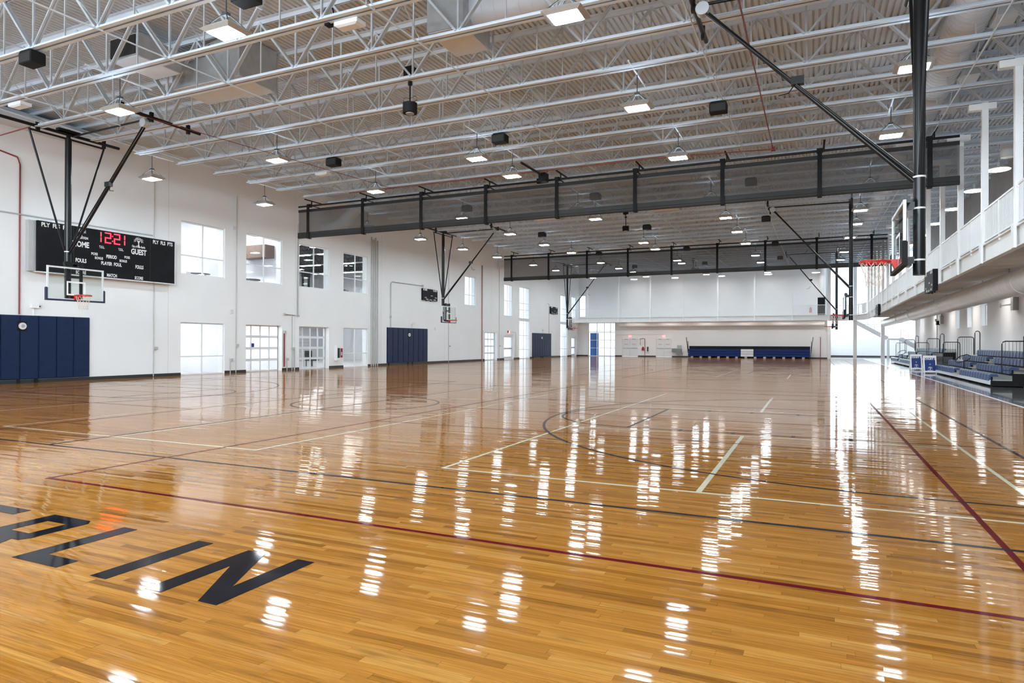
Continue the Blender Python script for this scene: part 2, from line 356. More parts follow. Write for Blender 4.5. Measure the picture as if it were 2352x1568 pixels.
struct('wall_left', cut_wall('y', YN, YB, 0, 10.9, holes, W-0.45, W), WALL, label='tall off white painted wall with windows and doors')
wl_pan = MB()
for y in (4.0, 12.1, 20.4, 28.35, 36.4, 44.7, 52.9, 61.9, 69.3): wl_pan.box(W-0.001, W+0.002, y, y+0.012, 0.12, 9.9)
struct('trim_2', wl_pan, mat('joint_grey', (0.55, 0.54, 0.53), 0.7), label='thin vertical joints between wall panels')
struct('wall_near', cut_wall('x', W-0.3, RW+0.3, 0, 10.6, [(-22.1, 4.1, 6.05, 9.15)], YN-0.3, YN), WALL)  # opening cut for the added window that lets the fill light in
bholes = [(-25.2, -21.8, 0, 4.05), (-20.97, -19.03, 0, 2.21), (-16.92, -15.04, 0, 2.21), (0.28, 1.0, 4.43, 6.5), (-26.35, -25.55, 4.75, 7.4)]
struct('wall_back', cut_wall('x', W, 1.45, 0, 11.3, bholes, YB, YB+0.25), WALLR, label='white back wall under and above the running track')
RWIN = [(50.6, 52.0), (46.9, 48.3), (43.2, 44.7), (65.9, 67.2)]
rh = [(a, b, 2.58, 3.78) for a, b in RWIN]
struct('wall_right', cut_wall('y', YN, 71.0, 0, 4.2, rh, RW, RW+0.35), WALLR, label='white wall behind the bleachers')
rh2 = [(a, b, 7.3, 8.75) for a, b in RWIN]
struct('wall_right', cut_wall('y', YN, 71.0, 4.2, 10.9, rh2, RW, RW+0.35), CONCW, label='grey concrete panel wall beside the running track')
rv = MB()
for z in (5.3, 6.1, 6.9, 7.0, 7.7, 8.9): rv.box(RW-0.003, RW+0.002, YN, 71, z, z+0.03)
struct('trim_3', rv, mat('reveal_dark', (0.14, 0.14, 0.145), 0.8), label='dark horizontal grooves in the grey wall')
# lobby at the far right
lobby = MB().box(14.0, 14.3, 71, YL, 0, 11).box(1.2, 1.45, YB, YL, 0, 11).box(RW, 14.3, 70.9, 71.2, 0, 11)
struct('wall_lobby', lobby, WALLR)
struct('wall_lobby', MB().box(1.2, 14.3, YL, YL+0.2, 0, 2.1), WALLR, label='low white wall under the lobby glazing')
# baseboards
def runs(u0, u1, gaps):
    out = []; c = u0
    for a, b in sorted(gaps):
        if a > c: out.append((c, a))
        c = max(c, b)
    if c < u1: out.append((c, u1))
    return out
mb = MB()
for a, b in runs(YN, YB, [(h[0], h[1]) for h in holes if h[2] == 0]): mb.box(W, W+0.02, a, b, 0, 0.13)
struct('baseboard_left', mb, BASE)
mb = MB()
for a, b in runs(W+0.02, 1.45, [(h[0], h[1]) for h in bholes[:3]]): mb.box(a, b, YB-0.02, YB, 0, 0.12)
struct('baseboard_back', mb, BASE)
struct('baseboard_right', MB().box(RW-0.02, RW, YN, 71, 0, 0.12), BASE)
struct('baseboard_lobby', MB().box(1.5, 14, YL-0.03, YL, 0, 0.16), BASE)
# ------------------------------------------------------------------ ceiling deck
mb = MB(); x = W-0.35; pr = []
while x < RW+0.4:
    pr += [(x, 0.0), (x+0.09, 0.0), (x+0.105, 0.06), (x+0.14, 0.06)]; x += 0.152
vs = []
for (px, pz) in pr:
    for yy in (YN-0.3, YL+1): vs.append((px, yy, zj(yy)+DJ+pz))
mb._add(vs, [(2*i, 2*i+1, 2*i+3, 2*i+2) for i in range(len(pr)-1)])
struct('ceiling', mb, DECK, label='pale corrugated metal roof deck')
struct('ceiling', MB().box(RW+0.4, 14.3, 70, YL+1, 10.9, 11.1), DECK)
ys = [YN-0.3, YL+1]
mb = MB()._add([(W-0.6, ys[0], zj(ys[0])+DJ+0.12), (RW+0.6, ys[0], zj(ys[0])+DJ+0.12), (RW+0.6, ys[1], zj(ys[1])+DJ+0.12), (W-0.6, ys[1], zj(ys[1])+DJ+0.12)], [(0, 1, 2, 3)])
struct('ceiling', mb, mat('roof_board', (0.3, 0.3, 0.3), 0.9), label='roof boarding above the deck')
# ------------------------------------------------------------------ joists
def joist_parts(root):
    bc = MB(); tc = MB(); wb = MB(); hg = MB()
    for s in (-1, 1):
        bc.box(-22.75, 6.6, min(s*0.02, s*0.125), max(s*0.02, s*0.125), 0.0, 0.014); bc.box(-22.75, 6.6, min(s*0.02, s*0.034), max(s*0.02, s*0.034), 0.0, 0.11)
        tc.box(W+0.02, RW, min(s*0.02, s*0.125), max(s*0.02, s*0.125), DJ-0.014, DJ); tc.box(W+0.02, RW, min(s*0.02, s*0.034), max(s*0.02, s*0.034), DJ-0.12, DJ)
    n0 = -21.25; P = 2.34
    for k in range(12):
        x = n0+P*k
        for s in (-1, 1):
            xe = x+s*P/2
            big = (s == -1)
            if k > 0 or s == 1:
                for q in (-1, 1):
                    wb.bar((x+s*0.04, q*(0.045 if big else 0.03), 0.08), (xe, q*(0.045 if big else 0.03), DJ-0.08), 0.05 if big else 0.04, 0.05 if big else 0.04, (0, 1, 0))
        hg.bar((x, 0, 0.05), (x, 0, DJ-0.05), 0.045, 0.045)
        if k < 11: hg.bar((x+P/2, 0, DJ-0.05), (x+P/2, 0, 0.05), 0.03, 0.03)
    for q in (-0.05, 0.05):
        wb.tube([(n0, q, 0.08), (-22.9, q, DJ-0.08)], 0.02, 6); wb.tube([(-22.2, q, 0.06), (W+0.3, q, DJ-0.1)], 0.018, 6)
        wb.tube([(6.5, q, 0.06), (RW-0.15, q, DJ-0.1)], 0.018, 6)
    build('bottom_chord', bc, STEEL, root); build('top_chord', tc, STEEL, root); wb.merge(hg); build('web', wb, STEELG, root)
JY = [12.75+1.75*k for k in range(-7, 37)]
proto = thing('roof_joist', (0, 0, 0), 'white open web steel joist spanning the hall under the corrugated roof deck', 'roof joist', 'open web joists under the roof deck')
joist_parts(proto)
for i, y in enumerate(JY):
    if y > YB-0.3: break
    o = proto if i == 0 else copy_tree(proto)
    o.location = (0, y, zj(y))
# bridging rows
for bi, (bx, lbl) in enumerate(((-20.0, 'beside the left wall'), (-14.1, 'left of the hall centre line'), (-8.2, 'along the middle of the hall'), (-2.4, 'right of the hall centre line'), (3.6, 'beside the round duct on the right'))):
    t = thing('joist_bridging', (bx, JY[0], zj(JY[0])), 'row of thin steel bridging between the roof joists '+lbl, 'steel bridging', None)
    rod = MB(); xb = MB()
    y0, y1 = JY[0], 75.85
    rod.tube([(bx, y0, zj(y0)-0.012), (bx, y1, zj(y1)-0.012)], 0.018, 6); rod.tube([(bx, y0, zj(y0)+DJ-0.16), (bx, y1, zj(y1)+DJ-0.16)], 0.016, 6)
    for i in range(0, 36):
        a, b = JY[i], JY[i+1]
        if b > 76: break
        xb.tube([(bx+0.03, a, zj(a)-0.01), (bx+0.03, b, zj(b)+DJ-0.12)], 0.012, 5); xb.tube([(bx+0.03, a, zj(a)+DJ-0.12), (bx+0.03, b, zj(b)-0.01)], 0.012, 5)
    build('bridging_rod', rod, STEEL, t); build('cross_brace', xb, STEELG, t)
# ------------------------------------------------------------------ high bay lights
def lamp_parts(root, rod_len, bar):
    # origin: centre of the lens
    h = MB(); h.frust(0, 0, 0.0, 0.05, 0.30, 0.225, 0.385, 0.30); h.frust(0, 0, 0.05, 0.14, 0.385, 0.30, 0.27, 0.20); build('housing', h, HOUS, root)
    build('lens', MB().box(-0.27, 0.27, -0.195, 0.195, -0.012, 0.0), LENS, root)
    build('added_uplight', MB().box(-0.20, 0.20, -0.14, 0.14, 0.14, 0.145), UPFILL, root)  # made-up uplight on top of the housing, lifts the roof brightness
    a = MB()
    for sx in (-1, 1):
        for sy in (-1, 1): a.tube([(sx*0.34, sy*0.25, 0.06), (sx*0.05, sy*0.04, 0.36)], 0.012, 6)
    a.box(-0.06, 0.06, -0.05, 0.05, 0.34, 0.40); build('bracket', a, ARM, root)
    r = MB().tube([(0, 0, 0.38), (0, 0, rod_len)], 0.012, 6)
    if bar: build('support_strut', MB().bar((0, -0.9, rod_len), (0, 0.9, rod_len), 0.035, 0.035), STEEL, root)
    build('hanger_rod', r, ARM, root)
LP = [(-10.25, 9.13), (-4.14, 11.30), (-16.35, 11.20), (-22.43, 16.62), (-16.32, 16.64), (-4.17, 16.73), (1.97, 16.78), (-10.22, 19.36), (-22.45, 22.16), (-16.33, 22.09), (-10.19, 22.12), (-4.14, 22.18), (2.04, 22.40),
 (-22.44, 29.63), (-16.26, 29.3), (-10.27, 29.77), (-4.17, 29.99), (2.02, 30.08), (-10.26, 32.53), (-22.3, 34.76), (-16.4, 35.3), (-4.15, 35.13), (2.0, 35.86), (-22.39, 40.37), (-16.42, 40.78), (-4.14, 40.46), (2.05, 40.42), (-10.2, 42.73),
 (-22.4, 45.89), (-16.3, 45.84), (-10.27, 46.58), (-4.18, 46.28), (2.0, 46.2), (-22.3, 52.85), (-16.5, 53.82), (-10.3, 54.9), (-4.17, 54.0), (1.97, 54.62), (-10.4, 57.4), (-16.5, 59.5), (-22.4, 58.6), (-4.2, 59.82), (1.93, 60.69), (-22.5, 64.44), (-16.26, 63.9), (-10.3, 64.2), (-4.2, 64.63), (2.0, 65.2), (-16.4, 69.9), (-10.2, 70.2), (-4.3, 70.6), (-22.0, 68.9)]
PROTOS = {}
rown = [(-30, -19, 'in the row beside the left wall'), (-19, -13, 'in the row left of hall centre'), (-13, -7, 'in the middle row'), (-7, -1, 'in the row right of hall centre'), (-1, 9, 'in the row beside the track columns')]
ordn = ['nearest', 'second nearest', 'third nearest', 'fourth nearest', 'fifth nearest', 'sixth nearest', 'seventh nearest', 'eighth nearest', 'ninth nearest', 'tenth nearest', 'eleventh nearest']
allL = sorted(LP, key=lambda p: p[1])
for a, b, nm in rown:
    for i, (lx, ly) in enumerate([p for p in allL if a <= p[0] < b]):
        lz = 7.59+SL*(ly-16.6); yj = min(JY, key=lambda q: abs(q-ly)); bar = abs(yj-ly) > 0.08
        key = bar; lab = 'square high bay lamp %s, %s to the camera' % (nm, ordn[i])
        if key not in PROTOS:
            o = thing('high_bay_light', (0, 0, 0), lab, 'ceiling light', 'square high bay lamps hanging from the joists'); lamp_parts(o, 0.885, bar); PROTOS[key] = o
        else:
            o = copy_tree(PROTOS[key]); o['label'] = lab
        o.location = (lx, ly, lz)
# ------------------------------------------------------------------ ceiling speakers
SP = [((-16.62, 9.23), 'upper left corner near the closest lamps'), ((-9.85, 9.45), 'at the top edge left of centre'), ((-16.54, 19.92), 'left of the hanging sensor pole'), ((-9.55, 19.94), 'above the near middle lamps'), ((-2.54, 20.05), 'right of the near middle lamps'),
 ((-2.52, 30.65), 'behind the right half of the first divider'), ((-9.55, 30.55), 'behind the middle of the first divider'), ((-16.54, 30.51), 'behind the left half of the first divider'), ((-16.56, 41.11), 'over the left of the second court'), ((-9.51, 41.08), 'over the middle of the second court'), ((-2.57, 41.6), 'over the right of the second court'),
 ((-16.4, 53.3), 'behind the left of the second divider'), ((-9.2, 52.3), 'behind the middle of the second divider'), ((-2.7, 53.2), 'behind the right of the second divider'), ((-2.82, 63.6), 'over the right of the farthest court'), ((-9.62, 65.3), 'over the middle of the farthest court'), ((-16.46, 64.6), 'over the left of the farthest court')]
sp0 = None
for (sx, sy), wh in SP:
    if sp0 is None:
        sp0 = thing('ceiling_speaker', (0, 0, 0), '', 'speaker', 'black box speakers hanging from the joists')
        b = MB(); b.prism([(-0.24, -0.15), (0.24, -0.15), (0.24, 0.10), (0.18, 0.15), (-0.18, 0.15), (-0.24, 0.10)], (0, -0.16, 0), (1, 0, 0), (0, 0, 1), (0, 1, 0), 0.32); build('cabinet', b, BLACKM, sp0)
        build('grille', MB().box(-0.21, 0.21, -0.172, -0.16, -0.13, 0.08), CHAR, sp0)
        br = MB().tube([(0, 0, 0.14), (0, 0, 0.19)], 0.02, 6); build('bracket', br, BLACKM, sp0); o = sp0
    else: o = copy_tree(sp0)
    o['label'] = 'black box speaker under the joists, '+wh
    yj = min(JY, key=lambda q: abs(q-sy)); o.location = (sx, yj, zj(yj)-0.17)
# hanging sensor poles with round heads
for (px, py, lab) in ((-9.7, 14.6, 'black pole with round head hanging above the near court'), (-9.93, 37.25, 'black pole with round head hanging over the second court'), (-10.7, 65.25, 'small black pole with round head over the farthest court')):
    z0 = zj(py); t = thing('ceiling_camera', (px, py, z0-0.6), lab, 'ceiling device', 'hanging poles with round heads')
    build('mount', MB().box(px-0.13, px+0.13, py-0.12, py+0.12, z0+0.10, z0+0.36), BLACKM, t)
    build('pole', MB().tube([(px, py, z0+0.10), (px, py, z0-0.62)], 0.022, 8).tube([(px, py, z0+0.1), (px, py, z0-0.1)], 0.06, 8), BLACK, t)
    build('round_head', MB().tube([(px, py, z0-0.58), (px, py, z0-0.62), (px, py, z0-0.80), (px, py, z0-0.84)], 0.19, 20), BLACKM, t)
    build('lens_ring', MB().tube([(px, py, z0-0.84), (px, py, z0-0.86)], 0.11, 20), GREYB, t)
    wr = MB()
    for s in (-1, 1): wr.tube([(px, py, z0-0.45), (px+s*0.18, py, z0-0.40), (px+s*0.22, py, z0-0.52), (px+s*0.05, py, z0-0.56)], 0.006, 5)
    build('cable', wr, BLACKM, t)
for (px, py, lab) in ((-9.0, 11.25, 'flat white box under the nearest visible joist'), (-20.7, 11.2, 'flat white box under a joist near the left wall'), (-18.5, 21.45, 'flat white box under a joist above the third left window')):
    tag(build('access_point', MB().box(-0.3, 0.3, -0.15, 0.15, -0.09, 0.0).frust(0, 0, -0.12, -0.09, 0.22, 0.1, 0.3, 0.15), DUCTW, None, (0, 0, 0)), lab, 'ceiling box', 'flat white boxes on the joists').location = (px, py, zj(py)-0.001)
t = thing('cable_coil', (-9.45, 11.25, zj(11.25)+0.2), 'small black cable coil on the joist beside the white box', 'cable')
ring = [(-9.45+0.13*math.cos(a*PI/8), 11.1, zj(11.25)+0.22+0.13*math.sin(a*PI/8)) for a in range(17)]
build('coil', MB().tube(ring, 0.02, 6), mat('blue_cable', (0.02, 0.03, 0.08), 0.5), t); build('plug', MB().box(-9.52, -9.40, 11.05, 11.2, zj(11.25)-0.05, zj(11.25)+0.1), BLACKM, t)
# ------------------------------------------------------------------ sprinkler pipe
zp = lambda y: zj(y)+0.13
t = thing('sprinkler_pipe', (-10, 12.83, zp(12.9)), 'thin dark red sprinkler pipe running along a joist and across the roof', 'pipe')
build('pipe', MB().tube([(W+0.05, 12.80, zp(12.8)-0.15), (-22.4, 12.80, zp(12.8)), (-1.38, 12.80, zp(12.8))], 0.02, 6).tube([(-1.38, 12.80, zj(12.8)-0.05), (-1.38, 25.6, zj(25.6)-0.05), (-5.7, 25.0, zj(25.0)-0.04), (-20.0, 25.0, zj(25.0)-0.04)], 0.018, 6).tube([(-18.5, 13.3, zj(13.3)-0.03), (-17.6, 25.2, zj(25.2)-0.03)], 0.011, 5), REDP, t)
build('fitting', MB().box(-1.45, -1.31, 25.5, 25.7, zj(25.6)-0.10, zj(25.6)+0.02).box(-1.43, -1.33, 12.75, 12.85, zj(12.8)-0.06, zp(12.8)+0.05), REDP, t)
# ------------------------------------------------------------------ ducts
t = thing('air_duct', (-15.5, 13.6, 9.0), 'boxy galvanised duct dropping from the roof left of centre', 'air duct')
zb = 8.86
build('plenum', MB().box(-15.15, -14.05, 12.95, 14.3, 8.72, 9.86), GALV, t); build('branch', MB().box(-16.7, -15.15, 13.0, 14.28, 8.75, 9.45), GALV, t)
build('return_box', MB().box(-16.75, -15.7, 11.2, 12.5, zb, 9.42), GALV, t); build('collar', MB().box(-16.6, -15.85, 12.5, 13.0, zb+0.2, 9.3), GALV, t)
build('grille', MB().box(-16.70, -15.75, 11.17, 11.2, zb+0.04, 9.38), CHAR, t)
build('underside_panel', MB().box(-15.13, -14.07, 12.97, 14.28, 8.70, 8.72).box(-16.68, -15.17, 13.02, 14.26, 8.73, 8.75).box(-16.73, -15.72, 11.22, 12.48, zb-0.02, zb), GALVP, t)
t = thing('air_duct', (-8, 14, 9.0), 'galvanised duct box joined to a round spiral duct at top centre', 'air duct')
build('plenum', MB().box(-8.15, -7.2, 12.95, 14.3, 8.68, 9.86), GALV, t); build('underside_panel', MB().box(-8.13, -7.22, 12.97, 14.28, 8.66, 8.68), GALVP, t)
def spiral(a, b, r, m, parent, name='spiral_duct', pitch=0.16, n=28, rid=0.008):
    a = Vector(a); b = Vector(b); L_ = (b-a).length; k = int(L_/pitch); pts = []; mb = MB(); mb.tube([a, b], r, n)
    d = (b-a)/k
    for i in range(1, k):
        c = a+d*i; mb.tube([c-d.normalized()*0.012, c+d.normalized()*0.012], r+rid, n, cap=True)
    return build(name, mb, m, parent)
spiral((-7.2, 13.62, 9.25), (2.6, 13.62, 9.25), 0.42, GALVP, t, pitch=0.3)
t = thing('air_duct', (3.3, 20, 9.3), 'large white round spiral duct running away under the right roof', 'air duct')
o = spiral((3.3, YN+0.3, 9.25-0.35), (3.3, 68, 10.15), 0.44, GALVP, t, pitch=0.22)
for y in (18.3, 22.2, 25.2, 28.6, 33, 38, 43, 48): build('supply_outlet', MB().box(3.70, 4.15, y-0.35, y+0.35, zj(y)+0.45, zj(y)+0.85), GALVP, t)
for (y, lab) in ((30.75, 'round duct crossing the roof behind the first divider'), (54.6, 'round duct crossing the roof behind the second divider')):
    t = thing('air_duct', (-14, y, zj(y)+0.7), lab, 'air duct', None); z_ = zj(y)+0.7
    spiral((-23.6, y, z_), (-4.0, y, z_), 0.38, GALVP, t, pitch=0.35, n=20)
    el = [(-23.6, y, z_)]+[(-23.6-1.0*math.sin(a), y, z_-1.0+1.0*math.cos(a)) for a in (0.25, 0.5, 0.75, 1.0)]+[(-25.0, y, z_-0.95), (-25.6, y, z_-1.15), (W+0.02, y, z_-1.2)]
    build('elbow', MB().tube(el, 0.38, 20), GALVP, t)
for (x, y, lab) in ((-7.6, 36.9, 'pale square duct end over the middle of the second court'), (-14.6, 36.9, 'pale square duct end over the left of the second court'), (-8.8, 60.5, 'pale square duct end over the farthest court')):
    t = thing('air_duct', (x, y, zj(y)+0.3), lab, 'air duct', None)
    build('plenum', MB().box(x-0.8, x+0.8, y-0.72, y+0.72, zj(y)+0.10, zj(y)+DJ-0.05), GALV, t); build('underside_panel', MB().box(x-0.78, x+0.78, y-0.7, y+0.7, zj(y)+0.08, zj(y)+0.10), GALVP, t)
tag(build('roof_edge_beam', MB().box(W+0.01, W+1.1, YN+0.2, 17.05, 9.30, 9.50).box(W+0.01, W+0.5, YN+0.2, 17.05, 9.50, 9.8), GALVP, None, (0, 0, 0)), 'pale horizontal steel ledge high on the left wall near the camera', 'beam')
# ------------------------------------------------------------------ basketball goals
def goal(X, yc, s, zt, label, padm):
    t = thing('basketball_goal', (X, yc, 2.9), label, 'basketball hoop', 'ceiling hung basketball goals')
    P = lambda x, y, z: (X+s*x, yc+y, z)
    def bx(mb, x0, x1, y0, y1, z0, z1): mb.box(min(X+s*x0, X+s*x1), max(X+s*x0, X+s*x1), yc+y0, yc+y1, z0, z1); return mb
    build('glass_board', bx(MB(), -0.012, 0.0, -0.90, 0.90, 2.92, 3.94), BGLASS, t)
    fr = MB(); bx(fr, -0.03, 0.012, -0.915, -0.865, 2.89, 3.965); bx(fr, -0.03, 0.012, 0.865, 0.915, 2.89, 3.965); bx(fr, -0.03, 0.012, -0.865, 0.865, 3.915, 3.965); bx(fr, -0.03, 0.012, -0.865, 0.865, 2.89, 2.94)
    build('board_frame', fr, ALU, t)
    tg = MB()
    for (a, b, c, d) in ((-0.305, 0.305, 3.46, 3.51), (-0.305, 0.305, 3.05, 3.10), (-0.305, -0.255, 3.10, 3.46), (0.255, 0.305, 3.10, 3.46)): bx(tg, 0.0005, 0.003, a, b, c, d)
    build('target_square', tg, WHITE, t)
    pd = MB(); bx(pd, -0.05, 0.035, -0.955, 0.955, 2.855, 2.91)
    for q in (-1, 1):
        bx(pd, -0.05, 0.035, min(q*0.905, q*0.955), max(q*0.905, q*0.955), 2.91, 3.26); pd.tube([P(-0.0075, q*0.93, 3.25), P(-0.0075, q*0.93, 3.275)], 0.03, 8)
    build('edge_padding', pd, padm, t)
    bf = MB()
    for q in (-0.26, 0.20): bx(bf, -0.11, -0.035, q-0.035, q+0.035, 2.93, 4.16)
    bx(bf, -0.16, -0.06, -0.33, 0.28, 4.02, 4.14); bx(bf, -0.33, -0.06, -0.06, 0.06, 3.95, 4.08); bx(bf, -0.33, -0.06, -0.06, 0.06, 2.98, 3.10); bx(bf, -0.11, -0.04, -0.30, 0.24, 3.62, 3.70); bx(bf, -0.20, -0.04, -0.16, 0.16, 2.93, 3.03)
    build('board_carrier', bf, BLACK, t)
    sc_ = MB(); bx(sc_, -0.125, -0.11, -0.29, -0.26, 3.05, 3.75); build('height_scale', sc_, WHITE, t)
    rm = MB(); rc = 0.15+0.2286; ring = [P(rc+0.235*math.cos(a*PI/16), 0.235*math.sin(a*PI/16), 3.05) for a in range(33)]
    rm.tube(ring, 0.0105, 8, cap=False); ring2 = [P(rc+0.24*math.cos(a*PI/16), 0.24*math.sin(a*PI/16), 3.025) for a in range(33)]; rm.tube(ring2, 0.009, 6, cap=False)
    poly = [(0.004, 3.065), (0.19, 3.065), (0.19, 3.01), (0.10, 3.0), (0.05, 2.90), (0.004, 2.90)]
    rm.prism(poly, (X, yc-0.08, 0), (s, 0, 0), (0, 0, 1), (0, 1, 0), 0.16)
    for q in (-1, 1): rm.bar(P(0.12, q*0.07, 3.03), P(rc-0.10, q*0.22, 3.04), 0.03, 0.035)
    r = build('rim', rm, RED, t)
    nt_ = MB(); K = 12; lv = [(0.0, 0.228), (0.10, 0.20), (0.20, 0.165), (0.30, 0.14), (0.38, 0.128), (0.45, 0.135)]
    for k in range(K):
        for dirn in (-1, 1):
            pts = []
            for i, (dz, rr) in enumerate(lv):
                a = 2*PI*(k+dirn*0.5*i)/K; pts.append(P(rc+rr*math.cos(a), rr*math.sin(a), 3.035-dz))
            nt_.tube(pts, 0.004, 4, cap=False)
    build('net', nt_, NET, r)
    # mast and ceiling frame
    mx = -0.45 if s == 1 else -0.33
    build('mast', MB().tube([P(mx, 0, 2.77 if s == -1 else 3.0), P(mx, 0, zt-0.13)], 0.098, 16), BLACK, t)
    for z in (3.04, 3.96, 4.52): build('clamp', MB().tube([P(mx, 0, z-0.015), P(mx, 0, z+0.015)], 0.106, 16), ALU, t)
    for q in (-1, 1): build('side_brace', MB().tube([P(mx, q*0.10, 4.55), P(mx, q*1.2, zt-0.16)], 0.032, 8), BLACK, t)
    build('front_brace', MB().tube([P(mx+0.08, 0, 4.45), P(3.5, 0, zt-0.05)], 0.042, 8).tube([P(mx+0.1, -0.05, 4.55), P(3.5, -0.10, zt-0.12)], 0.02, 6).box(*sorted((X+s*1.55, X+s*1.78)), yc-0.10, yc+0.03, 4.45+(zt-4.5)*0.53-0.05, 4.45+(zt-4.5)*0.53+0.10), BLACK, t)
    hc = MB().tube([P(1.7, -0.02, 6.52), P(1.82, -0.1, 6.32), P(2.0, -0.1, 6.30)], 0.012, 5)
    build('brace_hook', hc, BLACK, t)
    build('top_yoke', MB().tube([P(mx, -1.22, zt-0.15), P(mx, 1.22, zt-0.15)], 0.035, 8), BLACK, t)
    build('ceiling_pipe', MB().tube([P(mx, -3.0, zt), P(mx, 1.75, zt)], 0.052, 10), BLACK, t); build('front_ceiling_pipe', MB().tube([P(3.62, -1.1, zt), P(3.62, 1.75, zt)], 0.052, 10), BLACK, t)
    build('tie_pipe', MB().tube([P(mx, 0.15, zt-0.02), P(3.62, 0, zt-0.02)], 0.032, 8), BLACK, t)
    for xx in (mx, 3.62):
        for yy in (-0.95, 0.0, 1.3 if xx > 0 else 1.2):
            build('hanger_clamp', MB().box(*sorted((X+s*(xx-0.04), X+s*(xx+0.04))), yc+yy-0.05, yc+yy+0.05, zt-0.14, zt+0.16), BLACK, t)
    build('top_plate', MB().box(*sorted((X+s*(mx-0.09), X+s*(mx+0.09))), yc-0.35, yc+0.35, zt+0.05, zt+0.14), BLACK, t)
    build('winch', MB().tube([P(3.42, -0.16, zt-0.16), P(3.42, 0.02, zt-0.16)], 0.135, 16), GALV, t)
    build('hoist_cable', MB().tube([P(mx+0.1, 0, 4.62), P(3.45, -0.07, zt-0.2)], 0.005, 4), GREYB, t)
    return t
ZT = [8.42, 8.90, 9.38]
nm = ['near', 'middle', 'farthest']
for k in range(3):
    goal(-22.13, YC[k], 1, ZT[k], ['basketball goal hanging in front of the big black scoreboard', 'basketball goal hanging by the left wall beyond the first divider', 'farthest basketball goal by the left wall, beyond the second divider'][k], NAVYP)
    goal(1.36, YC[k], -1, ZT[k], ['closest basketball goal at the right with a red rim and thick black mast', 'basketball goal on the right behind the first divider', 'farthest right basketball goal beside the lobby columns'][k], BLACKM)
# small winch cluster by the first divider
t = thing('hoist_bracket', (-10.3, 25.3, zj(25.3)), 'black angled pipe with a winch hanging above the first divider', 'pipe bracket')
z_ = zj(25)-0.08
build('pipe', MB().tube([(-10.35, 23.3, z_-0.02), (-10.35, 26.1, z_-0.0)], 0.05, 8), BLACK, t); build('winch', MB().tube([(-10.75, 25.9, z_-0.12), (-10.3, 25.9, z_-0.12)], 0.12, 12).box(-10.5, -10.2, 25.4, 25.8, z_-0.25, z_+0.1), BLACK, t)
# ------------------------------------------------------------------ divider curtains
def divider(y, x0, x1, zp_, zt_, zb_, straps, label):
    t = thing('divider_curtain', (XC, y, zb_), label, 'divider curtain')
    build('top_pipe', MB().tube([(x0, y, zp_), (x1, y, zp_)], 0.045, 10), BLACK, t)
    build('upper_hem', MB().box(x0, x1, y-0.03, y+0.03, zt_-0.10, zt_+0.03), CHAR, t)
    build('mesh_panel', MB().sheet([(x0, y-0.012, zb_+0.25), (x1, y-0.012, zb_+0.25), (x1, y-0.012, zt_-0.1), (x0, y-0.012, zt_-0.1)]).sheet([(x0, y+0.025, zb_+0.25), (x0, y+0.025, zt_-0.1), (x1, y+0.025, zt_-0.1), (x1, y+0.025, zb_+0.25)]), NETTING, t)
    mb = MB().box(x0, x1, y-0.07, y+0.07, zb_, zb_+0.27); mb.tube([(x0, y, zb_+0.06), (x1, y, zb_+0.06)], 0.085, 10); build('folded_hem', mb, CHAR, t)
    for x in straps:
        s = MB().box(x-0.075, x+0.075, y-0.13, y-0.095, zb_-0.04, zp_+0.05).box(x-0.075, x+0.075, y-0.13, y+0.1, zb_-0.06, zb_-0.03).box(x-0.10, x+0.10, y-0.1, y+0.1, zp_-0.06, zp_+0.08)
        s.box(x-0.02, x+0.02, y-0.03, y+0.9, zp_+0.02, zp_+0.05).box(x+0.12, x+0.16, y-0.02, y+0.02, zp_, zj(y)+0.0).box(x+0.11, x+0.17, y-0.5, y+1.0, zj(y)-0.03, zj(y)+0.01)
        build('strap', s, BLACKM, t)
divider(25.84, -23.86, 4.33, 8.41, 8.22, 6.82, [-23.16, -19.79, -16.48, -13.14, -9.81, -6.49, -3.16, 0.15, 3.48], 'rolled up grey mesh divider hanging above the near court end')
divider(50.16, -23.84, 4.40, 8.84, 8.62, 6.78, [-23.1, -19.77, -16.49, -13.17, -9.82, -6.5, -3.21, 0.12, 3.46], 'rolled up grey mesh divider farther away above the second court end')
# ------------------------------------------------------------------ running track
ZF0, ZF1 = 3.92, 4.45
slab = MB().box(TX, RW, YN, 71, ZF1-0.12, ZF1-0.01).box(TX, 14, 71, 77, ZF1-0.12, ZF1-0.01).box(W, 1.3, TY, YB, ZF1-0.12, ZF1-0.01).box(1.3, TX, 74.8, 79, ZF1-0.12, ZF1-0.01)
struct('trim_4', slab, mat('track_deck', (0.76, 0.77, 0.785), 0.6), label='running track slab seen from below')
cross = MB(); y = YN+0.6
while y < 71: cross.box(TX+0.1, RW, y, y+0.07, ZF1-0.36, ZF1-0.12); y += 1.16
struct('trim_5', cross, mat('track_beam', (0.70, 0.70, 0.70), 0.5), label='cross beams under the running track')
FB = mat('fascia_paint', (0.80, 0.80, 0.795), 0.45, var=0.015)
def fasc(a, b, name='track_fascia'):
    a = Vector(a); b = Vector(b); d = (b-a).normalized(); n = Vector((-d.y, d.x, 0)); m_ = MB()
    zc = (ZF0+ZF1)/2
    m_.bar((a.x, a.y, zc), (b.x, b.y, zc), 0.02, ZF1-ZF0); m_.bar((a.x, a.y, ZF0+0.015), (b.x, b.y, ZF0+0.015), 0.16, 0.03); m_.bar((a.x, a.y, ZF1-0.015), (b.x, b.y, ZF1-0.015), 0.16, 0.03)
    return m_
RC = [19.75+3.5*k for k in range(-6, 16)]
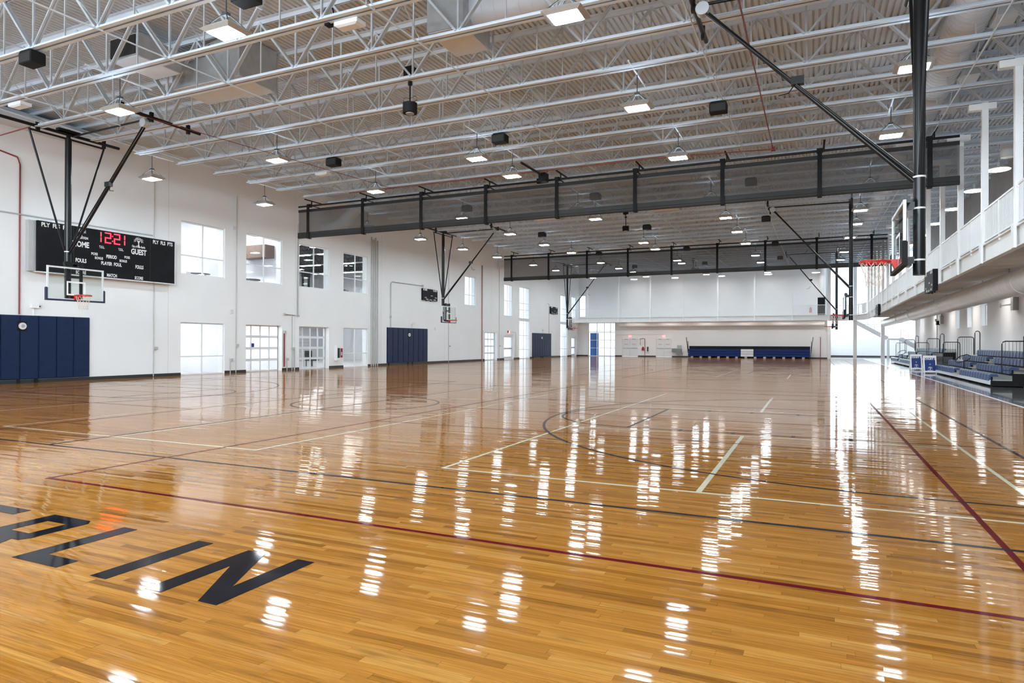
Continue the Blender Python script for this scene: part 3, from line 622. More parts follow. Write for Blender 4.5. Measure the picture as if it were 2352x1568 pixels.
def railing(a, b, label):
    a = Vector(a); b = Vector(b); L_ = (b-a).length; d = (b-a)/L_; t = thing('track_railing', ((a.x+b.x)/2, (a.y+b.y)/2, ZF1), label, 'railing', 'white railing sections along the running track')
    z0, z1 = ZF1+0.09, ZF1+1.0
    e = d*0.06
    build('top_rail', MB().bar(a+e+Vector((0, 0, z1)), b-e+Vector((0, 0, z1)), 0.05, 0.05), WSTEEL, t); build('bottom_rail', MB().bar(a+e+Vector((0, 0, z0)), b-e+Vector((0, 0, z0)), 0.04, 0.04), WSTEEL, t)
    mb = MB(); n = max(2, int(L_/0.115))
    for i in range(1, n): p = a+d*(L_*i/n); mb.bar((p.x, p.y, z0), (p.x, p.y, z1), 0.018, 0.018)
    build('baluster_panel', mb, WSTEEL, t)
    mb = MB()
    for f in (0.5,): p = a+d*(L_*f); mb.bar((p.x, p.y, ZF1-0.1), (p.x, p.y, z1), 0.05, 0.05)
    build('post', mb, WSTEEL, t)
    for f in (0.02, 0.98): p = a+d*(L_*f); build('rail_clip', MB().box(p.x-0.04, p.x+0.04, p.y-0.04, p.y+0.04, z1-0.08, z1-0.02), WSTEEL, t)
cnt = 0
for k in range(len(RC)):
    y = RC[k]
    if y > 70: break
    vis = y > 15
    lab = 'white steel hanger column on the right track edge, %s' % ('one of those above and behind the camera view' if not vis else ['nearest in view', 'second in view', 'third in view', 'fourth in view, right of the near goal mast', 'fifth in view', 'sixth in view', 'seventh in view', 'eighth in view', 'ninth in view', 'tenth in view', 'eleventh in view', 'twelfth in view', 'thirteenth in view', 'fourteenth in view', 'fifteenth in view', 'sixteenth in view'][cnt])
    if not vis: lab = 'white steel hanger column on the right track edge, outside the view'
    else: cnt += 1
    t = thing('track_column', (TX-0.02, y, ZF0), lab, 'column', 'white columns carrying the running track')
    build('shaft', MB().box(TX-0.10, TX+0.06, y-0.08, y+0.08, ZF1-0.02, zj(y)+0.0), WSTEEL, t)
    build('fascia_plate', MB().box(TX-0.14, TX-0.08, y-0.13, y+0.13, ZF0-0.02, ZF1+0.02), FB, t)
    build('head_plate', MB().box(TX-0.42, TX+0.25, y-0.10, y+0.10, zj(y)-0.20, zj(y)-0.02), WSTEEL, t)
    if y+3.5 < 71.5:
        if vis or y > 5: railing((TX-0.03, y, 0), (TX-0.03, y+3.5, 0), 'white railing section of the right track, starting at the %s column' % (['nearest', 'second', 'third', 'fourth', 'fifth', 'sixth', 'seventh', 'eighth', 'ninth', 'tenth', 'eleventh', 'twelfth', 'thirteenth', 'fourteenth', 'fifteenth'][cnt-1] if vis else 'out of view'))
o = tag(build('track_fascia', fasc((TX, YN, 0), (TX, 70.0, 0)), FB, None, (TX, 20, ZF0)), 'long pale steel edge beam of the running track on the right', 'beam')
BX = [W+0.1, -23.75, -20.13, -16.52, -12.92, -9.34, -5.68, -2.07, 1.28]
tag(build('track_fascia', fasc((W+0.02, TY, 0), (1.33, TY, 0)), FB, None, (-12, TY, ZF0)), 'pale steel edge beam of the running track across the back', 'beam')
tag(build('track_fascia', MB().merge(fasc((1.33, TY, 0), (1.33, 74.8, 0))).merge(fasc((1.33, 74.8, 0), (2.6, 74.9, 0))).merge(fasc((2.6, 74.9, 0), (3.7, 73.8, 0))).merge(fasc((3.7, 73.8, 0), (4.2, 72.2, 0))).merge(fasc((4.2, 72.2, 0), (TX, 70.0, 0))), FB, None, (3, 73, ZF0)), 'curved pale steel edge beam at the corner of the track', 'beam')
for i, x in enumerate(BX[1:], 1):
    t = thing('track_column', (x, TY, ZF0), 'thin white column on the back track edge, %s from the left' % ['first', 'second', 'third', 'fourth', 'fifth', 'sixth', 'seventh', 'eighth'][i-1], 'column', 'white columns carrying the running track')
    build('shaft', MB().box(x-0.07, x+0.07, TY-0.09, TY+0.05, ZF0-0.02, zj(TY)+DJ), WSTEEL, t)
    build('head_plate', MB().box(x-0.15, x+0.15, TY-0.2, TY+0.2, zj(TY)-0.04, zj(TY)+0.04), WSTEEL, t)
    railing((BX[i-1], TY-0.03, 0), (x, TY-0.03, 0), 'white railing section on the back track, ending at the %s column from the left' % ['first', 'second', 'third', 'fourth', 'fifth', 'sixth', 'seventh', 'eighth'][i-1])
pts = [(1.36, 74.75), (2.6, 74.85), (3.65, 73.75), (4.15, 72.2), (4.42, 70.0)]
for i in range(4): railing(pts[i]+(0,), pts[i+1]+(0,), 'white railing section at the track corner, %s' % ['leftmost', 'second from the left', 'third from the left', 'rightmost'][i])
# round ducts under the track
t = thing('air_duct', (6.0, 40, 3.6), 'long round beige duct hanging under the right track', 'air duct')
spiral((6.15, YN+0.3, 3.60), (6.15, 52.0, 3.60), 0.42, DUCTW, t, pitch=0.6, n=36, rid=0.003)
build('reducer', MB().tube([(6.15, 52.0, 3.60), (6.15, 53.2, 3.60)], 0.45, 32, r2=0.36), DUCTW, t); build('end_run', MB().tube([(6.15, 53.2, 3.60), (6.15, 72.2, 3.60)], 0.35, 28), DUCTW, t)
build('clamp_band', MB().tube([(6.15, 40.0, 3.6), (6.15, 40.05, 3.6)], 0.435, 32).tube([(6.15, 26.0, 3.6), (6.15, 26.05, 3.6)], 0.435, 32).tube([(6.15, 60.0, 3.6), (6.15, 60.1, 3.6)], 0.37, 32), DUCTW, t)
hg = MB()
for y in range(0, 72, 4): hg.box(6.13, 6.17, y, y+0.04, 3.9, 4.34)
build('strap', hg, GREYB, t)
t = thing('air_duct', (-10, 76.3, 3.76), 'long round white duct across the back wall under the track', 'air duct')
build('duct_run', MB().tube([(-21.1, 76.3, 3.74), (0.95, 76.3, 3.70)], 0.24, 24), WSTEEL, t)
hg = MB()
for x in range(-20, 1, 4): hg.box(x, x+0.04, 76.28, 76.32, 3.9, 4.34)
build('strap', hg, WSTEEL, t)
t = thing('air_duct', (0.75, 76.7, 7.5), 'thick white vertical duct above the dark opening on the back track', 'air duct')
build('duct_run', MB().tube([(0.75, 76.7, 6.55), (0.75, 76.7, zj(76.7)+DJ-0.04)], 0.30, 24), WSTEEL, t)
mbp = MB()
for (xx, zz, r) in ((7.9, 3.95, 0.03), (8.1, 3.99, 0.02), (8.25, 3.9, 0.025)): mbp.tube([(xx, YN+0.2, zz), (xx, 70.5, zz)], r, 6)
for y in range(0, 70, 5): mbp.box(7.82, 8.49, y, y+0.04, 4.02, 4.09)
tag(build('conduit_run', mbp, GALV, None, (8, 30, 3.95)), 'bundle of thin grey conduits under the track beside the right wall', 'conduit')
# round pendants over the track
PY = [(31.2, 'nearest'), (35.5, 'second nearest'), (40.5, 'third nearest'), (45.7, 'fourth nearest'), (51.0, 'fifth nearest'), (56.5, 'sixth nearest'), (62.0, 'seventh nearest')]
rp = None
def round_pend(x, y, z, lab, ztop):
    t = thing('round_pendant', (x, y, z), lab, 'ceiling light', 'round pendant lamps over the running track')
    build('shade', MB().tube([(x, y, z+0.015), (x, y, z+0.05), (x, y, z+0.09)], 0.40, 24, r2=0.30), WSTEEL, t); build('lens', MB().tube([(x, y, z), (x, y, z+0.015)], 0.38, 24), LENSW, t)
    build('rod', MB().tube([(x, y, z+0.08), (x, y, z+0.3)], 0.05, 8).tube([(x, y, z+0.3), (x, y, ztop)], 0.012, 6), WSTEEL, t)
for y, od in PY: round_pend(6.5, y, zj(y)-0.42, 'round white pendant lamp over the right track, %s to the camera' % od, zj(y)+DJ)
for x, od in ((-19.0, 'leftmost'), (-14.3, 'second from left'), (-9.3, 'middle'), (-4.5, 'second from right'), (0.1, 'rightmost')): round_pend(x, 75.0, 8.93, 'round lamp over the back track, %s' % od, zj(75)+DJ)
t = thing('track_speaker', (6.5, 29.9, 8.75), 'white drum shaped speaker over the right track beside the nearest column', 'speaker')
build('drum', MB().tube([(6.5, 29.9, 8.5), (6.5, 29.9, 8.56), (6.5, 29.9, 8.94), (6.5, 29.9, 9.0)], 0.22, 18), WSTEEL, t); build('rod', MB().tube([(6.5, 29.9, 9.0), (6.5, 29.9, zj(29.9)+DJ)], 0.012, 6), WSTEEL, t)
# ------------------------------------------------------------------ scoreboards
AXL = ((0, 1, 0), (0, 0, 1))         # lettering on things on the left wall
def tree_emblem(parent, c, ax, ay, size, m):
    mb = MB(); ax = Vector(ax); ay = Vector(ay); az = ax.cross(ay); c = Vector(c)+az*0.004
    mb.prism([(-0.10, -0.42), (0.10, -0.42), (0.045, -0.25), (0.05, -0.05), (0.20, 0.18), (0.15, 0.22), (0.02, 0.06), (0.0, 0.28), (-0.04, 0.06), (-0.16, 0.22), (-0.21, 0.18), (-0.06, -0.05), (-0.045, -0.25)], c, ax*size, ay*size, az, 0.002)
    rnd = random.Random(3)
    for k in range(26):
        a = math.radians(-12+204*k/25); r = 0.36 if k % 2 else 0.25; r += rnd.uniform(-0.02, 0.05)
        cx, cy = r*math.cos(a)*1.25, r*math.sin(a)*0.95+0.06; ca, sa = math.cos(a+rnd.uniform(-0.6, 0.6)), math.sin(a)
        el = [(cx+0.055*math.cos(q*PI/4)*ca-0.028*math.sin(q*PI/4)*sa, cy+0.055*math.cos(q*PI/4)*sa+0.028*math.sin(q*PI/4)*ca) for q in range(8)]
        mb.prism(el, c, ax*size, ay*size, az, 0.002)
    build('tree_emblem', mb, m, parent)
t = thing('scoreboard', (W+0.2, 17.5, 5.0), 'large black scoreboard with red 12:21 clock on the left wall', 'scoreboard')
xs = W+0.34
build('case', MB().box(W+0.02, xs, 14.75, 20.45, 4.14, 6.02), SBLACK, t)
fr = MB().box(W+0.02, xs+0.012, 14.72, 20.48, 6.02, 6.055).box(W+0.02, xs+0.012, 14.72, 20.48, 4.105, 4.14).box(W+0.02, xs+0.012, 20.45, 20.485, 4.14, 6.02)
build('trim_edge', fr, ALU, t)
build('panel_seam', MB().box(xs, xs+0.003, 16.02, 16.04, 4.14, 6.02).box(xs, xs+0.003, 19.25, 19.27, 4.14, 6.02), CHAR, t)
build('end_housing', MB().box(W+0.02, W+0.20, 14.50, 14.75, 4.14, 6.02), mat('housing_shade_grey', (0.50, 0.50, 0.50), 0.5), t)  # shade on this end is put into the grey colour
TX_ = [('PLY  FLS  PTS', 15.38, 5.885, 0.17, 1.06), ('HOME', 16.30, 5.33, 0.24, 0.64), ('FOULS', 16.31, 4.70, 0.17, 0.42), ('T.O.L.', 17.14, 5.34, 0.11, 0.22), ('T.O.L.', 17.94, 5.34, 0.11, 0.22), ('GUEST', 18.73, 5.33, 0.25, 0.70), ('PLY  FLS  PTS', 19.86, 5.87, 0.17, 0.96),
 ('POSS', 16.84, 5.03, 0.11, 0.26), ('BONUS', 17.02, 4.88, 0.11, 0.33), ('PERIOD', 17.54, 4.99, 0.15, 0.44), ('POSS', 18.21, 5.05, 0.11, 0.24), ('BONUS', 18.04, 4.88, 0.11, 0.32), ('PLAYER  FOUL', 17.54, 4.70, 0.15, 0.86), ('FOULS', 18.76, 4.70, 0.16, 0.36), ('SCORE', 16.31, 4.235, 0.14, 0.40), ('MATCH', 17.56, 4.235, 0.14, 0.42), ('SCORE', 18.74, 4.235, 0.14, 0.38), ('City of New Berlin', 18.72, 5.56, 0.10, 0.60), ('RECREATION', 16.33, 5.60, 0.10, 0.50)]
for bdy, y, z, sz, wd_ in TX_: text_part('lettering', bdy, sz*1.25, (xs, y, z), *AXL, WHITE, t, 0.004, 0.032, wd=wd_)
tree_emblem(t, (xs, 18.72, 5.76), *AXL, 0.42, WHITE); tree_emblem(t, (xs, 16.33, 5.80), *AXL, 0.34, WHITE)
SEG = {'1': 'bc', '2': 'abged'}
def digit(mb, ch, y, z, wd, ht):
    th = 0.042
    S = {'a': (y, y+wd, z+ht-th, z+ht), 'd': (y, y+wd, z, z+th), 'g': (y, y+wd, z+ht/2-th/2, z+ht/2+th/2), 'b': (y+wd-th, y+wd, z+ht/2+0.02, z+ht-0.02), 'c': (y+wd-th, y+wd, z+0.02, z+ht/2-0.02), 'e': (y, y+th, z+0.02, z+ht/2-0.02), 'f': (y, y+th, z+ht/2+0.02, z+ht-0.02)}
    for s_ in SEG[ch]: a, b, c, d = S[s_]; mb.box(xs+0.002, xs+0.006, a, b, c, d)
for ch, yy, ww in (('1', 16.94, 0.18), ('2', 17.26, 0.26), ('2', 17.64, 0.26), ('1', 17.94, 0.18)):
    mb = MB(); digit(mb, ch, yy, 5.53, ww, 0.43); build('clock_digit', mb, LED, t)
build('clock_colon', MB().box(xs+0.002, xs+0.006, 17.56, 17.60, 5.62, 5.66).box(xs+0.002, xs+0.006, 17.56, 17.60, 5.82, 5.86), LED, t)
def small_board(x, y, z, wd, ht, sgn, label, th=0.12):
    # sgn=1: on the left wall, reads from +X ; sgn=-1: on the right track edge, reads from -X
    t = thing('scoreboard', (x, y, z), label, 'scoreboard', None); f = x+sgn*th
    build('case', MB().box(min(x, f), max(x, f), y-wd/2, y+wd/2, z-ht/2, z+ht/2), SBLACK, t)
    ax, ay = (0, sgn, 0), (0, 0, 1)
    for (u, v_, b, sz) in ((-0.34, 0.40, 'HOME', 0.17), (0.34, 0.40, 'GUEST', 0.17), (0.10, -0.08, 'PERIOD', 0.07), (-0.3, -0.28, 'FOULS', 0.08), (0.38, -0.22, 'FOULS', 0.08), (-0.2, -0.42, 'SCORE', 0.09), (0.04, -0.45, 'MATCH', 0.09), (0.3, -0.42, 'SCORE', 0.09)):
        text_part('lettering', b, sz*1.2, (f, y+sgn*u*wd, z+v_*ht), ax, ay, WHITE, t, 0.004, 0.03)
    build('mounting_lug', MB().box(min(x, x+sgn*0.05), max(x, x+sgn*0.05), y-0.5, y-0.3, z-ht/2-0.05, z-ht/2).box(min(x, x+sgn*0.05), max(x, x+sgn*0.05), y+0.1, y+0.3, z-ht/2-0.05, z-ht/2), BLACK, t)
small_board(W, 42.4, 5.14, 2.1, 0.86, 1, 'small black scoreboard on the left wall beyond the first divider')
small_board(W, 68.35, 5.17, 2.2, 0.78, 1, 'small black scoreboard on the left wall beyond the second divider')
small_board(TX-0.08, 31.9, 4.12, 2.2, 0.86, -1, 'black scoreboard on the right track edge beside the near goal mast', 0.18)
small_board(TX-0.08, 57.2, 4.12, 2.2, 0.86, -1, 'distant black scoreboard on the right track edge', 0.16)
# ------------------------------------------------------------------ wall pads
def pads(y0, n, wd, z0, z1, label, ring_y):
    t = thing('wall_pad_set', (W, y0+n*wd/2, z0), label, 'wall padding', None)
    for i in range(n):
        a = y0+i*wd+0.008; b = y0+(i+1)*wd-0.008
        mb = MB().box(W+0.012, W+0.05, a, b, z0+0.01, z1-0.01); mb.prism([(W+0.05, z0+0.01), (W+0.065, z0+0.03), (W+0.065, z1-0.03), (W+0.05, z1-0.01)], (0, a+0.02, 0), (1, 0, 0), (0, 0, 1), (0, 1, 0), b-a-0.04)
        build('pad', mb, NAVY, t)
    build('backing', MB().box(W, W+0.012, y0, y0+n*wd, z0, z1), BLACKM, t)
    build('cutout', MB().box(W+0.045, W+0.072, ring_y-0.16, ring_y+0.16, 1.92, 2.28), BLACKM, t)
    d = thing('wall_dial', (W+0.13, ring_y, 2.1), 'round silver dial in the cutout of the '+label, 'wall fitting', None)
    build('disc', MB().tube([(W+0.072, ring_y, 2.1), (W+0.12, ring_y, 2.1)], 0.125, 20), ALU, d); build('hub', MB().tube([(W+0.12, ring_y, 2.1), (W+0.135, ring_y, 2.1)], 0.06, 16), GREYB, d)
    for yy in (ring_y-0.1, ring_y+0.5, y0+0.2): build('foot', MB().box(W+0.021, W+0.06, yy-0.05, yy+0.05, 0.0, z0+0.01), BLACKM, t)
    f2 = thing('pad_sensor', (W, ring_y+0.45, z1+0.35), 'small white box on the wall above the '+label, 'wall box', None)
    build('box', MB().box(W, W+0.12, ring_y+0.3, ring_y+0.55, z1+0.28, z1+0.42), WALL, f2); build('eye', MB().tube([(W+0.06, ring_y+0.55, z1+0.35), (W+0.08, ring_y+0.62, z1+0.35)], 0.02, 8), BLACKM, f2); build('stem', MB().box(W, W+0.03, ring_y+0.41, ring_y+0.44, z1, z1+0.28), WALL, f2)
pads(11.75, 8, 0.638, 0.14, 2.50, 'navy wall pads under the big scoreboard', 14.37)
pads(37.03, 8, 0.642, 0.14, 2.58, 'navy wall pads beyond the first divider', 39.66)
pads(62.34, 8, 0.662, 0.12, 2.59, 'distant blue wall pads near the tall windows', 64.83)
# ------------------------------------------------------------------ windows and doors in the left wall
def frame_win(name, y0, y1, z0, z1, ys_, zs_, xg, fw_=0.05, fd=0.06):
    t = sthing(name, (xg, (y0+y1)/2, z0)); mb = MB()
    a, b = xg-fd/2, xg+fd/2
    mb.box(a, b, y0, y0+fw_, z0, z1).box(a, b, y1-fw_, y1, z0, z1).box(a, b, y0+fw_, y1-fw_, z0, z0+fw_).box(a, b, y0+fw_, y1-fw_, z1-fw_, z1)
    for y in ys_: mb.box(a, b, y-fw_/2, y+fw_/2, z0+fw_, z1-fw_)
    for z in zs_: mb.box(a+0.004, b-0.004, y0+fw_, y1-fw_, z-fw_/2, z+fw_/2)
    build('frame', mb, ALU, t); build('glass', MB().box(xg-0.005, xg+0.005, y0+fw_/2, y1-fw_/2, z0+fw_/2, z1-fw_/2), GLASS, t)
    return t
n = 60  # strip window made up behind the camera so daylight reaches the ceiling
t = sthing('window_%d' % n, (-9, YN-0.15, 6.05)); mb = MB()
for i in range(14): mb.box(-22.1+2.011*i, -22.1+2.011*i+0.06, YN-0.2, YN-0.12, 6.05, 9.15)
mb.box(-22.1, 4.1, YN-0.2, YN-0.12, 6.05, 6.11).box(-22.1, 4.1, YN-0.2, YN-0.12, 9.09, 9.15)
build('frame', mb, ALU, t); build('glass', MB().box(-22.1, 4.1, YN-0.17, YN-0.16, 6.05, 9.15), GLASS, t)
n = 1
for (a, b) in UP:
    frame_win('window_%d' % n, a, b, 4.67, 7.12, [a+(b-a)*0.5], [4.67+2.45*0.36], W-0.10); n += 1
for i in (0, 3):
    a, b = UP[i]; frame_win('window_%d' % n, a, b, 0.0, 2.44, [a+(b-a)*0.49], [0.86], W-0.10); n += 1
def section_door(name, y0, y1, z1, xg, rows=4, cols=4):
    t = sthing(name, (xg, (y0+y1)/2, 0)); mb = MB(); a, b = xg-0.025, xg+0.025; w1 = 0.07
    hh = z1/rows
    for r in range(rows+1):
        z = r*hh; mb.box(a, b, y0, y1, max(0, z-w1*0.9), min(z1, z+w1*0.9))
    for c in range(cols+1):
        y = y0+(y1-y0)*c/cols; mb.box(a+0.002, b-0.002, max(y0, y-w1/2), min(y1, y+w1/2), 0.02, z1-0.02)
    build('door_frame', mb, ALU, t); build('glass', MB().box(xg-0.006, xg+0.006, y0+0.03, y1-0.03, 0.03, z1-0.03), GLASS, t)
    build('track', MB().box(xg+0.026, xg+0.06, y1-0.05, y1, 0.0, z1).box(xg+0.026, xg+0.06, y0, y0+0.05, 0.0, z1), GREYB, t)
section_door('door_1', UP[1][0], UP[1][1], 2.44, W-0.33); section_door('door_2', UP[2][0], UP[2][1], 2.44, W-0.33); section_door('door_3', 51.62, 54.15, 2.49, W-0.33)
frame_win('window_%d' % n, 48.0, 49.97, 4.70, 7.12, [48.95], [5.58], W-0.12); n += 1
frame_win('window_%d' % n, 55.62, 57.6, 4.10, 7.08, [56.6], [5.55], W-0.12); n += 1
t = frame_win('window_%d' % n, 59.12, 61.75, 0.0, 7.09, [60.4], [0.9, 2.3, 4.85, 5.5], W-0.12); n += 1
build('spandrel', MB().box(W-0.17, W-0.07, 59.15, 61.72, 3.72, 4.02), ALU, t)
t = frame_win('window_%d' % n, 70.6, 72.95, 0.0, 7.06, [71.8], [0.9, 2.3, 4.85, 5.5], W-0.12); n += 1
build('spandrel', MB().box(W-0.17, W-0.07, 70.63, 72.92, 3.72, 4.02), ALU, t)
frame_win('window_%d' % n, 74.4, 76.2, 4.07, 7.1, [75.3], [5.55], W-0.12); n += 1
def glass_door(name, y0, y1, z1):
    t = sthing(name, (W-0.2, (y0+y1)/2, 0)); xg = W-0.2; mb = MB()
    mb.box(xg-0.05, xg+0.05, y0, y0+0.06, 0, z1).box(xg-0.05, xg+0.05, y1-0.06, y1, 0, z1).box(xg-0.05, xg+0.05, y0, y1, z1-0.07, z1)
    build('door_frame', mb, ALU, t)
    lf = MB(); a, b = y0+0.08, y1-0.08; xx = (xg-0.022, xg+0.022)
    lf.box(*xx, a, a+0.11, 0.01, z1-0.08).box(*xx, b-0.11, b, 0.01, z1-0.08).box(*xx, a+0.11, b-0.11, z1-0.2, z1-0.08).box(*xx, a+0.11, b-0.11, 0.01, 0.25).box(*xx, a+0.11, b-0.11, 0.95, 1.10)
    build('door_leaf', lf, ALU, t); build('glass', MB().box(xg-0.005, xg+0.005, a+0.1, b-0.1, 0.2, z1-0.15), GLASS, t); build('push_bar', MB().box(xg+0.022, xg+0.09, a+0.05, b-0.05, 0.99, 1.06), GREYB, t)
glass_door('door_4', 55.62, 57.82, 2.27); glass_door('door_5', 74.4, 76.2, 2.33)
# ------------------------------------------------------------------ rooms behind the left wall
X0 = -33.3; X1 = -41.0
rm = MB().box(X0-0.2, X0, 19.6, 28.0, 0, 8.4).box(X1-0.2, X1, 28.0, 47.0, 0, 8.4)
for y in (19.8, 24.1): rm.box(X0, W-0.45, y, y+0.12, 0, 8.4)
for y in (28.0, 47.0): rm.box(X1, W-0.45, y, y+0.12, 0, 8.4)
struct('wall_rooms', rm, ROOMW, label='pale walls of the rooms behind the left windows')
struct('floor', MB().box(X0, W-0.45, 19.8, 28.0, 3.25, 3.9).box(X1, W-0.45, 28.12, 47.0, 3.25, 3.9), CONC2, label='upper floor of the rooms behind the left windows')
struct('ceiling', MB().box(X0, W-0.45, 19.8, 28.0, 7.9, 8.1), mat('room_ceiling', (0.85, 0.85, 0.86), 0.8), label='white ceiling of the upper rooms')
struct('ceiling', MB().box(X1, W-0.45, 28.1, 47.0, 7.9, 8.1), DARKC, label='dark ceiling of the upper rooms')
lob = MB()
for y in (28.6, 30.0, 31.5, 33.0, 34.5, 36, 37.5, 39, 40.5, 42, 43.5, 45):
    lob.box(X1, W-0.45, y, y+0.05, 7.45, 7.5)
    for i in range(20): lob.bar((X1+0.7*i, y+0.025, 7.47), (X1+0.7*i+0.35, y+0.025, 7.88), 0.03, 0.03); lob.bar((X1+0.7*i+0.35, y+0.025, 7.88), (X1+0.7*i+0.7, y+0.025, 7.47), 0.03, 0.03)
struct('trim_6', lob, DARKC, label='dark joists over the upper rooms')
for (y, z, lab) in ((21.9, 7.86, 'tube lamp in the room behind the leftmost upper window'), (26.2, 7.86, 'tube lamp in the room behind the second upper window'), (30.0, 7.3, 'tube lamp in the room behind the third upper window'), (33.8, 7.3, 'tube lamp in the room behind the fourth upper window'), (21.9, 3.2, 'tube lamp behind the leftmost glazed opening'), (26.1, 3.2, 'tube lamp behind the first glazed door'), (30.0, 3.2, 'tube lamp behind the second glazed door'), (33.8, 3.2, 'tube lamp behind the rightmost glazed opening'), (38.5, 7.3, 'added tube lamp deep inside the room behind the fourth upper window'), (43.5, 7.3, 'farthest added tube lamp inside the room behind the fourth upper window'), (38.5, 3.2, 'added tube lamp deep inside the room behind the rightmost glazed opening'), (43.5, 3.2, 'farthest added tube lamp behind the rightmost glazed opening')):  # the deepest lamps on both floors are added to brighten dark rooms
    t = thing('tube_lamp', (-30, y, z), lab, 'ceiling light', None)
    for xx in ((-28.6, -31.2) if y < 29 else (-28.6, -31.2, -34.4, -37.6)): build('lens', MB().box(xx-0.9, xx+0.9, y-0.12, y+0.12, z-0.02, z), TUBE if y < 29 else TUBE2, t)  # extra lenses farther back are added to lift the gym room
    build('housing', MB().box(-32.3 if y < 29 else -38.6, -27.5, y-0.14, y+0.14, z, z+0.04), WSTEEL, t)
for i, x in enumerate((-19, -15, -11, -7, -3, 0.5)):
    t = thing('strip_lamp', (x, 74.6, 4.2), 'strip lamp under the back track, %s from the left' % ['first', 'second', 'third', 'fourth', 'fifth', 'sixth'][i], 'ceiling light', 'strip lamps under the track')
    build('housing', MB().box(x-0.7, x+0.7, 74.5, 74.7, 4.24, ZF1-0.12), WSTEEL, t); build('lens', MB().box(x-0.68, x+0.68, 74.52, 74.68, 4.22, 4.24), STRIP, t)
for i, y in enumerate((8, 16, 24, 32, 39, 46, 53, 60, 67)):
    t = thing('strip_lamp', (7.4, y, 4.0), 'strip lamp under the right track, %s along from the near end' % ['first', 'second', 'third', 'fourth', 'fifth', 'sixth', 'seventh', 'eighth', 'ninth'][i], 'ceiling light', 'strip lamps under the track')
    build('housing', MB().box(7.3, 7.5, y-0.7, y+0.7, 3.99, ZF1-0.12), WSTEEL, t); build('lens', MB().box(7.32, 7.48, y-0.68, y+0.68, 3.97, 3.99), STRIP, t)
# room contents
t = thing('wall_soffit', (-30, 26.4, 6.5), 'brown wood bulkhead inside the second upper window room', 'soffit')
build('panel', MB().box(-29.6, -27.6, 27.3, 27.98, 6.25, 6.95), mat('brown_soffit', (0.16, 0.11, 0.09), 0.5), t)
def high_table(x, y, z, lab):
    t = thing('high_table', (x, y, z), lab, 'table', None); build('table_top', MB().tube([(x, y, z+1.0), (x, y, z+1.05)], 0.55, 24), BROWN, t); build('pedestal', MB().tube([(x, y, z+0.02), (x, y, z+1.0)], 0.05, 10), GREYB, t); build('base', MB().tube([(x, y, z), (x, y, z+0.03)], 0.3, 20), GREYB, t)
def stool(x, y, z, lab, m=WSTEEL):
    t = thing('bar_stool', (x, y, z), lab, 'stool', None); build('seat', MB().box(x-0.2, x+0.2, y-0.2, y+0.2, z+0.7, z+0.74), m, t); build('backrest', MB().bar((x-0.2, y-0.18, z+0.95), (x-0.2, y+0.18, z+0.95), 0.03, 0.25), m, t)
    for a in (-1, 1):
        for b in (-1, 1): build('leg', MB().bar((x+a*0.22, y+b*0.22, z), (x+a*0.17, y+b*0.17, z+0.7), 0.025, 0.025), m, t)
high_table(-27.9, 26.5, 3.9, 'round brown high table inside the second upper window'); stool(-28.1, 25.7, 3.9, 'white stool left of the round table in the second upper window')
stool(-27.7, 22.7, 3.9, 'white stool inside the leftmost upper window'); high_table(-28.0, 23.3, 3.9, 'round high table inside the leftmost upper window')
high_table(-28.0, 33.8, 3.9, 'round table inside the rightmost of the four upper windows'); stool(-27.6, 33.1, 3.9, 'grey stool left of the table in the fourth upper window', GREYB); stool(-27.6, 34.5, 3.9, 'grey stool right of the table in the fourth upper window', GREYB)
t = thing('equipment_rack', (-28.0, 30.9, 3.9), 'black exercise rack inside the third upper window', 'gym machine'); build('upright', MB().box(-28.1, -28.0, 30.7, 30.8, 3.9, 5.9).box(-28.1, -28.0, 31.2, 31.3, 3.9, 5.9), BLACK, t); build('beam', MB().box(-28.12, -27.98, 30.68, 31.32, 5.5, 5.9), BLACK, t)
for (y, lab) in ((26.5, 'dark brown double door seen through the first glazed door'), (23.2, 'brown cabinet seen through the leftmost glazed opening')):
    t = thing('inner_door', (X0+0.05, y, 0), lab, 'door', None); build('leaf', MB().box(X0, X0+0.06, y-0.45, y-0.02, 0, 2.2), BROWN, t); build('leaf', MB().box(X0, X0+0.06, y+0.02, y+0.45, 0, 2.2), BROWN, t); build('handle', MB().box(X0+0.06, X0+0.1, y-0.1, y-0.06, 0.9, 1.2), ALU, t)
t = thing('notice_board', (-27.4, 25.5, 1.4), 'small blue notice inside the first glazed door', 'sign'); build('panel', MB().box(W-0.36, W-0.355, 25.45, 25.75, 1.28, 1.48), SIGNB, t)
t = thing('shelf_rack', (-31.0, 33.6, 0), 'grey shelving inside the rightmost glazed opening', 'shelf')
for z in (0.3, 0.9, 1.5, 2.0): build('shelf', MB().box(-31.6, -30.8, 33.0, 34.6, z, z+0.03), GREYB, t)
for yy in (33.0, 34.57): build('post', MB().box(-31.6, -31.55, yy, yy+0.03, 0, 2.1).box(-30.85, -30.8, yy, yy+0.03, 0, 2.1), GREYB, t)
t = thing('armchair', (-29.5, 33.2, 0), 'dark chair inside the rightmost glazed opening', 'chair'); build('seat', MB().box(-29.8, -29.2, 32.9, 33.5, 0.35, 0.5), CHAR, t); build('backrest', MB().box(-29.85, -29.75, 32.9, 33.5, 0.5, 1.0), CHAR, t)
for a in (-29.75, -29.25):
    for b in (32.95, 33.45): build('leg', MB().box(a-0.02, a+0.02, b-0.02, b+0.02, 0, 0.35), CHAR, t)
